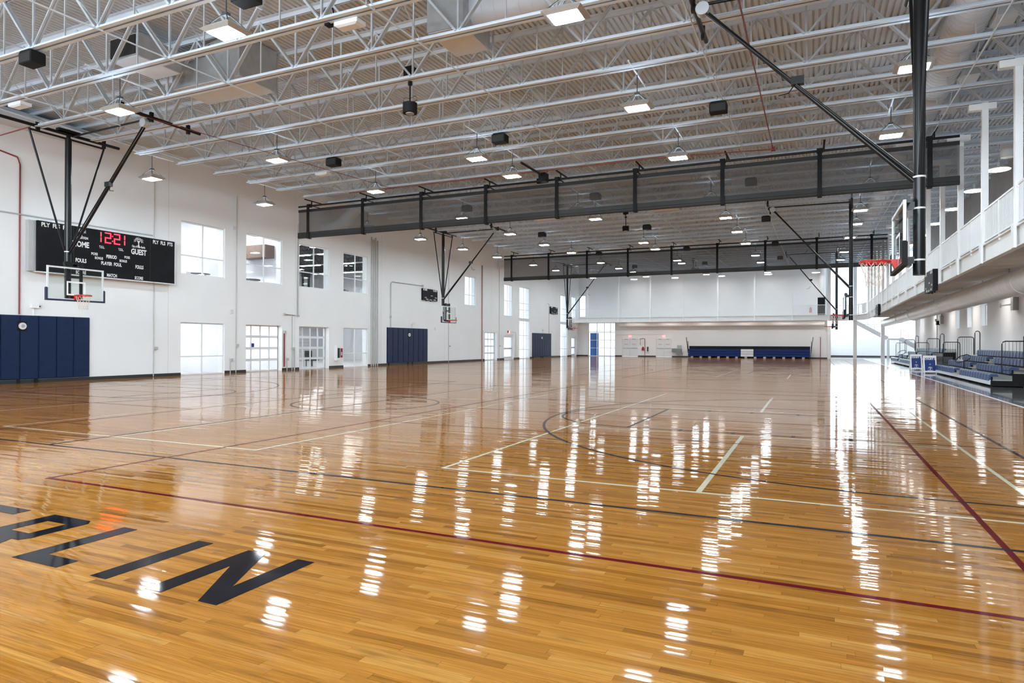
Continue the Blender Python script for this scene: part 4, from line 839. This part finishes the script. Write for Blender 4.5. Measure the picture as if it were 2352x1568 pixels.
# ------------------------------------------------------------------ things on the left wall
CG = mat('conduit_grey', (0.50, 0.50, 0.49), 0.5)
def conduit(pts, r, lab, m=WALL, extra=None, name='conduit'):
    t = thing(name, pts[0], lab, 'pipe' if m in (REDP,) else 'conduit', None); build('tube', MB().tube(pts, r, 6), m, t)
    if extra:
        for q in range(0, len(extra.v), 8):
            c_ = sum(extra.v[q:q+8], Vector())/8
            for v_ in extra.v[q:q+8]: v_.y = c_.y+(v_.y-c_.y)*0.7; v_.z = c_.z+(v_.z-c_.z)*0.75
        build('junction_box', extra, CG, t)
conduit([(W+0.03, 8.0, 8.55), (W+0.03, 13.6, 8.35), (W+0.03, 14.2, 8.25), (W+0.03, 14.29, 8.0), (W+0.03, 14.29, 2.53)], 0.028, 'thin red pipe down the left wall behind the big scoreboard', REDP, None, 'wall_pipe')
conduit([(W+0.035, YN+0.1, 6.12), (W+0.035, 19.6, 6.20)], 0.028, 'horizontal pipe above the big scoreboard', CG)
conduit([(W+0.035, 19.66, 8.6), (W+0.035, 19.66, 0.02)], 0.02, 'thin vertical conduit right of the big scoreboard', CG, MB().box(W, W+0.08, 19.62, 19.9, 1.18, 1.34))
conduit([(W+0.03, 24.2, 8.9), (W+0.03, 24.2, 0.01)], 0.022, 'vertical conduit between the first and second windows', CG, MB().box(W, W+0.08, 24.17, 24.38, 1.3, 1.46))
conduit([(W+0.03, 23.85, 0.0), (W+0.03, 23.85, 0.62)], 0.025, 'short stub pipe below the left windows', CG, MB().box(W, W+0.1, 23.8, 24.0, 0.55, 0.75))
conduit([(W+0.04, 28.55, 8.2), (W+0.04, 28.53, 3.05), (W+0.04, 27.55, 3.07)], 0.035, 'conduit from the divider corner down beside the third window', CG, MB().box(W, W+0.1, 28.46, 28.62, 2.95, 3.1).box(W, W+0.08, 27.42, 27.55, 3.0, 3.16))
conduit([(W+0.03, 28.2, 3.04), (W+0.03, 28.1, 2.95), (W+0.03, 28.1, 0.01)], 0.022, 'conduit with a grey box between the two glazed doors', CG, MB().box(W, W+0.08, 28.0, 28.35, 1.1, 1.28))
conduit([(W+0.03, 28.28, 1.15), (W+0.03, 28.28, 0.01)], 0.04, 'thick grey pipe below the grey box between the glazed doors', CG)
conduit([(W+0.04, 27.5, 0.2), (W+0.04, 27.5, 2.05)], 0.04, 'short red standpipe right of the first glazed door', REDP, MB().box(W, W+0.12, 27.42, 27.6, 2.0, 2.2), 'standpipe')
conduit([(W+0.03, 27.72, 0.0), (W+0.03, 27.72, 0.6)], 0.025, 'short stub pipe right of the red standpipe', CG, MB().box(W, W+0.1, 27.66, 27.82, 0.5, 0.7))
for i, (y, od) in enumerate(((35.28, 'leftmost'), (35.5, 'second'), (35.72, 'third'), (35.95, 'rightmost'))): conduit([(W+0.04, y, 0.01), (W+0.04, y, 8.45-(0.15 if i % 2 else 0))], 0.045, '%s of the four parallel vertical conduits left of the second pads' % od, CG)
conduit([(W+0.04, 37.45, 2.6), (W+0.04, 37.45, 5.6), (W+0.04, 37.6, 5.72), (W+0.04, 41.4, 5.75)], 0.03, 'bent conduit leading to the second small scoreboard', CG, MB().box(W, W+0.08, 37.35, 37.55, 3.2, 3.4).box(W, W+0.1, 41.35, 41.55, 5.66, 5.84))
conduit([(W+0.03, 45.3, 8.9), (W+0.03, 45.3, 0.02)], 0.02, 'thin vertical conduit behind the second left goal', CG, MB().box(W, W+0.08, 45.4, 45.6, 1.2, 1.35))
conduit([(W+0.05, 51.05, 8.3), (W+0.05, 51.05, 0.01)], 0.05, 'tall reddish standpipe beyond the second left goal', mat('rose_pipe', (0.42, 0.22, 0.18), 0.5), MB().box(W, W+0.14, 50.95, 51.15, 2.45, 2.65), 'standpipe')
conduit([(W+0.03, 54.5, 8.9), (W+0.03, 54.5, 0.02)], 0.02, 'thin vertical conduit before the glass door', CG, MB().box(W, W+0.08, 54.6, 54.8, 1.2, 1.35))
conduit([(W+0.03, 67.0, 2.6), (W+0.03, 67.0, 5.8), (W+0.03, 66.6, 5.85)], 0.025, 'conduit left of the farthest small scoreboard', CG)
t = thing('extinguisher_cabinet', (W+0.1, 32.0, 1.0), 'white fire extinguisher cabinet beside the fourth glazed opening', 'fire extinguisher')
build('cabinet', MB().box(W, W+0.18, 31.70, 32.02, 0.45, 1.32), WALL, t); build('door_window', MB().box(W+0.181, W+0.19, 31.76, 31.96, 0.60, 1.20), CHAR, t)
t = thing('fire_sign', (W+0.1, 32.2, 1.1), 'small red panel at the edge of the fourth glazed opening', 'sign'); build('panel', MB().box(W, W+0.08, 32.16, 32.36, 0.62, 1.18), mat('sign_red', (0.28, 0.015, 0.03), 0.5), t); build('mark', MB().box(W+0.081, W+0.084, 32.22, 32.30, 0.75, 0.95), WHITE, t)
for (y, z, lab) in ((24.17-0.1, 7.25, 'faint square plate high beside the first window'), (23.95, 3.06, 'faint square plate low beside the first window'), (43.3, 2.6, 'faint square plate left of the second left goal')):
    tag(build('wall_plate', MB().box(0, 0.02, -0.09, 0.09, -0.1, 0.1), mat('plate_white', (0.72, 0.71, 0.70), 0.5), None, (0, 0, 0)), lab, 'wall plate').location = (W, y, z)
t = thing('exit_sign', (W+0.1, 56.7, 2.55), 'red exit sign on the left wall above the glass door', 'exit sign'); build('case', MB().box(W, W+0.05, 56.5, 56.85, 2.45, 2.68), EXITR, t); build('bracket', MB().box(W, W+0.06, 56.4, 56.5, 2.5, 2.72), BLACKM, t)
text_part('lettering', 'EXIT', 0.16, (W+0.052, 56.675, 2.565), *AXL, WHITE, t)
conduit([(W+0.03, 56.86, 2.6), (W+0.03, 58.1, 2.6), (W+0.03, 58.25, 2.45), (W+0.03, 58.25, 0.02)], 0.015, 'thin bent conduit from the left exit sign to the floor', mat('tan_conduit', (0.50, 0.42, 0.28), 0.5))
# ------------------------------------------------------------------ back wall: entry, doors, fittings
t = sthing('window_%d' % n, (-23.5, YB, 0)); n += 1
mb = MB(); ya, yb = YB+0.06, YB+0.14
for x in (-25.2, -24.15, -23.2, -22.45, -21.86): mb.box(x, x+0.07, ya, yb, 0, 4.05)
for z in (0, 3.98, 2.82, 2.95, 0.95, 1.9): mb.box(-25.2, -21.8, ya+0.002, yb-0.002, z, z+0.06)
build('frame', mb, ALU, t); build('glass', MB().box(-25.2, -21.8, YB+0.095, YB+0.105, 0, 4.05), GLASS, t)
tag(build('blue_panel', MB().box(-25.1, -24.05, YB+0.5, YB+0.55, 0.0, 2.8), BLUEP, None, (0, 0, 0)), 'tall blue panel standing behind the back entrance glass', 'panel')
AXB = ((1, 0, 0), (0, 0, 1))
for i, (x0, x1, lab) in enumerate(((-20.97, -19.03, ''), (-16.92, -15.04, ''))):
    t = sthing('door_%d' % (6+i), ((x0+x1)/2, YB, 0)); xm = (x0+x1)/2
    build('door_frame', MB().box(x0, x0+0.05, YB-0.01, YB+0.1, 0, 2.21).box(x1-0.05, x1, YB-0.01, YB+0.1, 0, 2.21).box(x0, x1, YB-0.01, YB+0.1, 2.16, 2.21), DOORW, t)
    for (a, b) in ((x0+0.055, xm-0.01), (xm+0.01, x1-0.055)):
        lf = build('door_leaf', MB().box(a, b, YB+0.03, YB+0.07, 0.01, 2.15), DOORW, t)
        build('push_bar', MB().box(a+0.04, b-0.04, YB-0.03, YB+0.03, 0.97, 1.02), GREYB, lf); build('door_closer', MB().box(a+0.25, b-0.25, YB-0.03, YB+0.03, 2.02, 2.09), GREYB, lf); build('notice', MB().box(a+0.22, b-0.22, YB+0.025, YB+0.029, 1.40, 1.46), GREYB, lf)
    build('centre_gap', MB().box(xm-0.009, xm+0.009, YB+0.05, YB+0.08, 0.01, 2.15), GREYB, t)
    t = thing('exit_sign', (xm, YB, 2.4), 'red exit sign above the %s double door on the back wall' % ['left', 'right'][i], 'exit sign', 'exit signs over the back doors')
    build('case', MB().box(xm-0.17, xm+0.17, YB-0.05, YB, 2.28, 2.50), EXITR, t); text_part('lettering', 'EXIT', 0.16, (xm, YB-0.052, 2.39), *AXB, WHITE, t)
conduit([(-21.6, YB-0.03, 2.55), (-19.95, YB-0.03, 2.60), (-16.1, YB-0.03, 2.60), (-15.9, YB-0.03, 2.5)], 0.015, 'thin conduit linking the two exit signs on the back wall', CG)
t = thing('fire_cover', (-18.42, YB, 0.9), 'dark red triangular cover on the back wall between the double doors', 'wall fitting'); build('cover', MB().prism([(-0.16, 0), (0.16, 0), (0.10, 0.35), (0.03, 0.45), (-0.03, 0.45), (-0.10, 0.35)], (-18.42, YB, 0.72), (1, 0, 0), (0, 0, 1), (0, -1, 0), 0.1), mat('sign_red', (0.28, 0.015, 0.03), 0.5), t)
conduit([(-18.2, YB-0.05, 0.02), (-18.2, YB-0.05, 2.1), (-18.4, YB-0.05, 2.15), (-18.75, YB-0.05, 2.1), (-18.75, YB-0.05, 1.5)], 0.03, 'dark red standpipe between the back double doors', REDP, MB().box(-18.8, -18.68, YB-0.08, YB, 1.35, 1.5), 'standpipe')
t = thing('extinguisher_cabinet', (-17.85, YB, 0.9), 'white extinguisher cabinet on the back wall between the double doors', 'fire extinguisher'); build('cabinet', MB().box(-18.0, -17.68, YB-0.1, YB, 0.5, 1.25), WALLR, t); build('door_window', MB().box(-17.93, -17.76, YB-0.106, YB-0.1, 0.6, 1.15), CHAR, t)
t = thing('drinking_fountain', (-14.3, YB, 0.6), 'grey wall mounted drinking fountain left of the back bleachers', 'drinking fountain')
build('upper_panel', MB().box(-14.42, -13.95, YB-0.12, YB, 0.95, 1.35), GREYB, t); build('high_basin', MB().box(-14.5, -13.9, YB-0.45, YB, 0.30, 0.90), mat('fountain_grey', (0.18, 0.18, 0.175), 0.35, 0.5), t); build('low_basin', MB().box(-14.98, -14.5, YB-0.45, YB, 0.55, 0.98), mat('fountain_grey', (0.18, 0.18, 0.175), 0.35, 0.5), t)
t = thing('fire_extinguisher', (-0.42, YB-0.1, 5.0), 'red fire extinguisher on the back wall above the track railing', 'fire extinguisher'); build('cylinder', MB().tube([(-0.42, YB-0.12, 4.9), (-0.42, YB-0.12, 5.35)], 0.09, 12), RED, t); build('nozzle', MB().box(-0.47, -0.37, YB-0.16, YB-0.08, 5.35, 5.45), BLACKM, t)
struct('trim_7', MB().box(0.28, 1.0, YB+0.3, YB+0.34, 4.43, 6.5), BLACKM, label='dark doorway on the back track')
conduit([(0.55, YB-0.05, 0.05), (0.55, YB-0.05, 2.2)], 0.035, 'dark red standpipe right of the back bleachers', REDP, MB().box(0.47, 0.63, YB-0.1, YB, 2.2, 2.32), 'standpipe')
t = sthing('window_%d' % n, (-25.95, YB, 4.75)); n += 1
build('frame', MB().box(-26.35, -26.30, YB+0.05, YB+0.12, 4.75, 7.4).box(-25.60, -25.55, YB+0.05, YB+0.12, 4.75, 7.4).box(-26.35, -25.55, YB+0.05, YB+0.12, 4.75, 4.8).box(-26.35, -25.55, YB+0.05, YB+0.12, 7.35, 7.4), ALU, t); build('glass', MB().box(-26.3, -25.6, YB+0.08, YB+0.09, 4.8, 7.35), GLASS, t)
# ------------------------------------------------------------------ folded bleachers at the back
t = thing('folded_bleacher', (-6.6, 75.6, 0), 'folded dark blue bleachers with white centre section on the back wall', 'bleachers')
for (z0, z1, y0) in ((0.16, 0.42, 75.2), (0.45, 0.66, 75.25), (0.69, 0.95, 75.3), (1.0, 1.28, 75.75)):
    for (x0, x1, m_) in ((-12.85, -7.30, SEATD), (-5.98, -0.42, SEATD)): build('seat_bank', MB().box(x0, x1, y0, y0+0.3, z0, z1), m_, t)
    build('centre_panel', MB().box(-7.28, -6.0, y0, y0+0.3, z0, z1), (DUCTW if z0 < 0.9 else SEATD), t)
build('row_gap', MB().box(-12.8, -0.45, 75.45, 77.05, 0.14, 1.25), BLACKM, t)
wh = MB(); 
for x in [-12.6+0.95*i for i in range(13)]: wh.box(x, x+0.25, 75.3, 75.6, 0.0, 0.15)
build('wheel_carriage', wh, GREYB, t)
for (xa, s) in ((-12.86, -1), (-0.40, 1)):
    build('end_rail', MB().bar((xa+s*0.05, 75.4, 0.5), (xa+s*0.25, 75.4, 2.25), 0.10, 0.06).bar((xa+s*0.03, 75.5, 0.1), (xa+s*0.10, 75.5, 1.8), 0.14, 0.05), BLACK, t)
# ------------------------------------------------------------------ extended bleachers on the right
SEATM = None
def bleacher(y0, y1, gap, label, seatm):
    global SEATM
    t = thing('bleacher', (7.0, (y0+y1)/2, 0), label, 'bleachers', 'telescopic bleachers pulled out on the right')
    xr = [5.80, 6.42, 7.04, 7.66]; zs_ = [0.45, 0.71, 0.97, 1.24]
    if seatm not in PROTOS:
        b = MB()
        # contoured module: domed back, rounded top, ribbed edge; width along y
        prof = [(0.0, -0.24), (0.02, -0.02), (0.06, 0.02), (0.16, 0.025), (0.27, 0.0), (0.30, -0.05), (0.30, -0.08), (0.06, -0.08), (0.05, -0.24)]
        cx_ = 0.15; cz_ = -0.10; secs = ((-0.222, 0.80), (-0.19, 0.97), (-0.12, 1.0), (0.12, 1.0), (0.19, 0.97), (0.222, 0.80)); n_ = len(prof); vs_ = []
        for (yy, k_) in secs: vs_ += [(cx_+(px-cx_)*k_, yy, cz_+(pz-cz_)*k_) for px, pz in prof]
        fs_ = [tuple(range(n_))[::-1], tuple(range(n_*5, n_*6))]+[(q*n_+i_, q*n_+(i_+1) % n_, (q+1)*n_+(i_+1) % n_, (q+1)*n_+i_) for q in range(5) for i_ in range(n_)]
        b._add(vs_, fs_)
        me = bpy.data.meshes.new('seat'); me.from_pydata(b.v, [], b.f); me.update(); me.materials.append(seatm); PROTOS[seatm] = me
    me = PROTOS[seatm]
    for r in range(4):
        x, z = xr[r], zs_[r]; gaps = [] if r == 3 else [(gap-0.55, gap+0.65)]
        if r == 0: pass
        segs = runs(y0, y1, gaps)
        for a, b in segs:
            nn = int((b-a)/0.46)
            for i in range(nn):
                o = bpy.data.objects.new('seat', me); COL.objects.link(o); o.parent = t; yy = a+(b-a)*(i+0.5)/nn
                o.location = (x-7.0, yy-(y0+y1)/2, z)
            build('nose_beam', MB().box(x+0.06, x+0.12, a, b, z-0.30, z-0.09), BLACKM, t)
        if gaps: build('aisle_step', MB().box(x-0.05, x+0.35, gap-0.5, gap+0.55, z-0.22, z-0.19).box(x+0.30, x+0.33, gap-0.5, gap+0.6, z-0.2, z-0.02), GREYB, t)
        build('foot_deck', MB().box(x+0.10, x+0.72 if r < 3 else RW-0.02, y0, y1, z-0.23, z-0.20), GREYB, t)
        build('riser_face', MB().box(x+0.70, x+0.72, y0, y1, z-0.22, z+0.03) if r < 3 else MB().box(RW-0.06, RW-0.03, y0, y1, z-0.22, z), GREYB, t)
    build('front_skirt', MB().box(5.82, 5.86, y0, y1, 0.07, 0.24), ALU, t)
    ft = MB()
    yy = y0+0.3
    while yy < y1: ft.box(5.95, 6.9, yy, yy+0.12, 0.0, 0.1); yy += 2.0
    build('wheel_carriage', ft, BLACKM, t)
    poly = [(5.85, 0.03), (8.35, 0.03), (8.35, 1.0), (7.8, 1.0), (7.8, 0.74), (7.14, 0.74), (7.14, 0.49), (6.5, 0.49), (6.5, 0.22), (5.85, 0.22)]
    build('end_panel', MB().prism(poly, (0, y0-0.03, 0), (1, 0, 0), (0, 0, 1), (0, 1, 0), 0.03), BLACKM, t); build('end_panel', MB().prism(poly, (0, y1, 0), (1, 0, 0), (0, 0, 1), (0, 1, 0), 0.03), BLACKM, t)
    build('end_curtain', MB().box(6.95, 8.3, y0-0.05, y0-0.035, 0.02, 0.72), mat('grey_drape', (0.09, 0.085, 0.085), 0.4, var=0.4, scale=5, bump=0.6), t)
    # rails at both ends: each a hoop with thin infill bars in the x-z plane
    def hoop(x0, x1, zb0, zb1, zt_, yy, bars, nmn='end_rail'):
        m_ = MB(); r_ = 0.10; pts = [(x0, yy, zb0), (x0, yy, zt_-r_), (x0+r_*0.3, yy, zt_-r_*0.3), (x0+r_, yy, zt_), (x1-r_, yy, zt_), (x1-r_*0.3, yy, zt_-r_*0.3), (x1, yy, zt_-r_), (x1, yy, zb1)]
        m_.tube(pts, 0.021, 8)
        for i in range(1, bars+1): xx = x0+(x1-x0)*i/(bars+1); m_.tube([(xx, yy, zb1 if xx > (x0+x1)/2 else zb0), (xx, yy, zt_)], 0.006, 5)
        if bars: m_.tube([(x0, yy, zb0+0.1), (x1, yy, zb0+0.1)], 0.01, 5)
        build(nmn, m_, BLACK, t)
    for yy in (y1-0.04, y0+0.04):
        hoop(6.20, 6.95, 0.5, 0.75, 1.66, yy, 6); hoop(6.85, 7.55, 0.75, 1.0, 1.93, yy, 6); hoop(7.6, 7.82, 1.0, 1.0, 2.24, yy, 0)
    m_ = MB(); xr0 = 6.05; g = gap+0.05; loop = [(xr0-0.24+0.0, g, 0.86), (xr0-0.29, g, 0.78), (xr0-0.20, g, 0.71), (xr0+0.12, g, 0.80), (xr0+0.28, g, 0.92), (xr0+0.28, g, 1.04), (xr0+0.16, g, 1.09), (xr0-0.12, g, 1.0), (xr0-0.24, g, 0.86)]
    m_.tube(loop, 0.02, 8); m_.tube([(xr0+0.05, g, 0.23), (xr0+0.05, g, 0.78)], 0.024, 8); build('aisle_rail', m_, BLACK, t)
bleacher(29.2, 41.35, 35.3, 'extended blue seat bleachers nearest on the right, before the court signs', SEAT)
bleacher(51.7, 63.6, 58.2, 'extended pale blue seat bleachers behind the court signs', mat('seat_pale_blue', (0.09, 0.17, 0.26), 0.38, var=0.1, scale=6))
# ------------------------------------------------------------------ court signs
def sign(x, y, yawd, txt, label):
    t = thing('sandwich_board', (0, 0, 0), label, 'sign', 'white sandwich boards with blue court posters')
    tilt = 0.16; hgt = 0.98
    for s in (-1, 1):
        mb = MB(); a = Vector((1, 0, 0)); u = Vector((0, -s*tilt, 1)).normalized()*1.0
        base = Vector((0, s*0.17, 0.0)); nrm = a.cross(u)*1
        def pan(m_, x0, x1, z0, z1, th, off): m_.prism([(x0, z0), (x1, z0), (x1, z1), (x0, z1)], base+nrm*off, a, u, nrm, th)
        pan(mb, -0.33, -0.27, 0.0, hgt, 0.03, 0); pan(mb, 0.27, 0.33, 0.0, hgt, 0.03, 0); pan(mb, -0.27, 0.27, 0.86, hgt, 0.03, 0); pan(mb, -0.27, 0.27, 0.06, 0.14, 0.03, 0)
        f = build('frame', mb, WHITE, t); p = MB(); pan(p, -0.272, 0.272, 0.135, 0.865, 0.02, 0.005); po = build('poster', p, SIGNB, t)
        if s == -1:
            c = base+nrm*0.026
            text_part('lettering', txt, 0.135, c+u*0.79, a, u, WHITE, t, 0.003, 0.04)
            mb = MB(); ring = [(0.035*math.cos(q*PI/8), 0.035*math.sin(q*PI/8)) for q in range(16)]; mb.prism(ring, c+u*0.50+nrm*0.001, a, u, nrm, 0.002); build('ball_emblem', mb, mat('pale_blue_print', (0.4, 0.5, 0.7), 0.5), t)
            tree_emblem(t, c+u*0.27, a, u, 0.22, WHITE); text_part('lettering', 'RECREATION', 0.045, c+u*0.175, a, u, WHITE, t, 0.003, 0.03)
    build('handle', MB().box(-0.05, 0.05, -0.04, 0.04, hgt-0.05, hgt-0.01), BLACKM, t)
    t.location = (x, y, 0); t.rotation_euler = (0, 0, math.radians(yawd)); t.scale = (0.92, 0.95, 0.97)
sign(5.55, 41.1, 8, 'COURT 2', 'white sandwich board with blue COURT 2 poster'); sign(5.50, 45.9, 8, 'COURT 1', 'white sandwich board with blue COURT 1 poster')
# ------------------------------------------------------------------ right wall windows and fittings
for (a, b) in RWIN:
    for (z0, z1) in ((2.58, 3.78), (7.3, 8.75)):
        t = sthing('window_%d' % n, (RW+0.25, (a+b)/2, z0)); n += 1
        build('frame', MB().box(RW+0.24, RW+0.29, a, a+0.04, z0, z1).box(RW+0.24, RW+0.29, b-0.04, b, z0, z1).box(RW+0.24, RW+0.29, a, b, z0, z0+0.04).box(RW+0.24, RW+0.29, a, b, z1-0.04, z1).box(RW+0.24, RW+0.29, a+0.5, a+0.56, z0, z1), ALU, t)
        build('glass', MB().box(RW+0.262, RW+0.268, a+0.02, b-0.02, z0+0.02, z1-0.02), GLASS, t)
for (y, z, sc_, lab) in ((37.3, 3.45, 1.0, 'grey louvred box high on the right wall at the picture edge'), (56.6, 3.35, 0.8, 'grey box high on the right wall beside the thin windows')):
    t = thing('wall_unit', (RW, y, z), lab, 'wall box', None); build('case', MB().box(RW-0.22, RW, y-0.2*sc_, y+0.2*sc_, z-0.32, z+0.28), GREYB, t); build('riser', MB().tube([(RW-0.1, y, z+0.26), (RW-0.1, y, 4.3)], 0.05, 8), GREYB, t); build('arm', MB().tube([(RW-0.05, y+0.15, z), (RW-0.05, y+3.0, z+0.05)], 0.02, 6).box(RW-0.1, RW, y+2.9, y+3.1, z-0.05, z+0.15), GREYB, t)
conduit([(RW-0.03, 59.1, 4.3), (RW-0.03, 59.1, 1.3)], 0.03, 'thin vertical conduit on the right wall above the far bleachers', CG)
t = thing('wall_horn', (RW, 58.2, 3.1), 'small black box on the right wall beside the conduit', 'wall box'); build('case', MB().box(RW-0.2, RW, 58.0, 58.4, 3.0, 3.3), BLACKM, t)
# ------------------------------------------------------------------ lobby
for (x, y, zt_, od) in ((1.35, 75.4, 11.0, 'leftmost, beside the back wall end'), (3.75, 75.9, 11.0, 'middle'), (6.15, 74.8, 3.9, 'right, under the track')):
    tag(build('lobby_column', MB().box(x-0.16, x+0.16, y-0.16, y+0.16, 0, zt_), WSTEEL, None, (x, y, 0)), 'thick white square lobby column, '+od, 'column', 'white lobby columns')
t = sthing('window_%d' % n, (7, YL, 2.1)); n += 1
mb = MB()
for i in range(9): xx = 1.5+1.55*i; mb.box(xx, xx+0.07, YL+0.04, YL+0.14, 2.1, 10.9)
for z in (2.1, 3.9, 4.5, 6.2, 8.0): mb.box(1.45, 14, YL+0.042, YL+0.138, z, z+0.07)
build('frame', mb, ALU, t); build('glass', MB().box(1.45, 14, YL+0.09, YL+0.10, 2.1, 10.9), GLASS, t)
t = thing('lobby_stair', (7.5, 80, 0), 'white staircase with railing in the bright lobby', 'staircase')
def flight(x0, z0, x1, z1, y):
    st = MB(); st.bar((x0, y, z0), (x1, y, z1), 0.06, 0.34, (0, 0, 1)); st.bar((x0, y+1.6, z0), (x1, y+1.6, z1), 0.06, 0.34, (0, 0, 1)); build('stringer', st, WSTEEL, t)
    k = int(abs(z1-z0)/0.17); tr = MB()
    for i in range(k): f = (i+0.5)/k; xx = x0+(x1-x0)*f; zz = z0+(z1-z0)*f; tr.box(xx-0.15, xx+0.15, y+0.03, y+1.57, zz+0.02, zz+0.06)
    build('tread', tr, GREYB, t)
    rl = MB()
    for zz in (0.95, 0.8, 0.65, 0.5, 0.35): rl.tube([(x0, y, z0+zz), (x1, y, z1+zz)], 0.02 if zz > 0.9 else 0.008, 6)
    for i in range(6): f = i/5; rl.tube([(x0+(x1-x0)*f, y, z0+(z1-z0)*f), (x0+(x1-x0)*f, y, z0+(z1-z0)*f+0.95)], 0.02, 6)
    build('handrail', rl, WSTEEL, t)
flight(3.9, 4.0, 7.0, 2.15, 79.5); flight(8.2, 2.15, 11.6, 0.1, 79.5)
build('landing', MB().box(7.0, 8.2, 79.45, 81.15, 2.0, 2.16), WSTEEL, t); build('landing_post', MB().box(7.05, 7.15, 79.5, 79.6, 0, 2.0).box(8.05, 8.15, 79.5, 79.6, 0, 2.0).box(7.05, 7.15, 81.0, 81.1, 0, 2.0), WSTEEL, t)
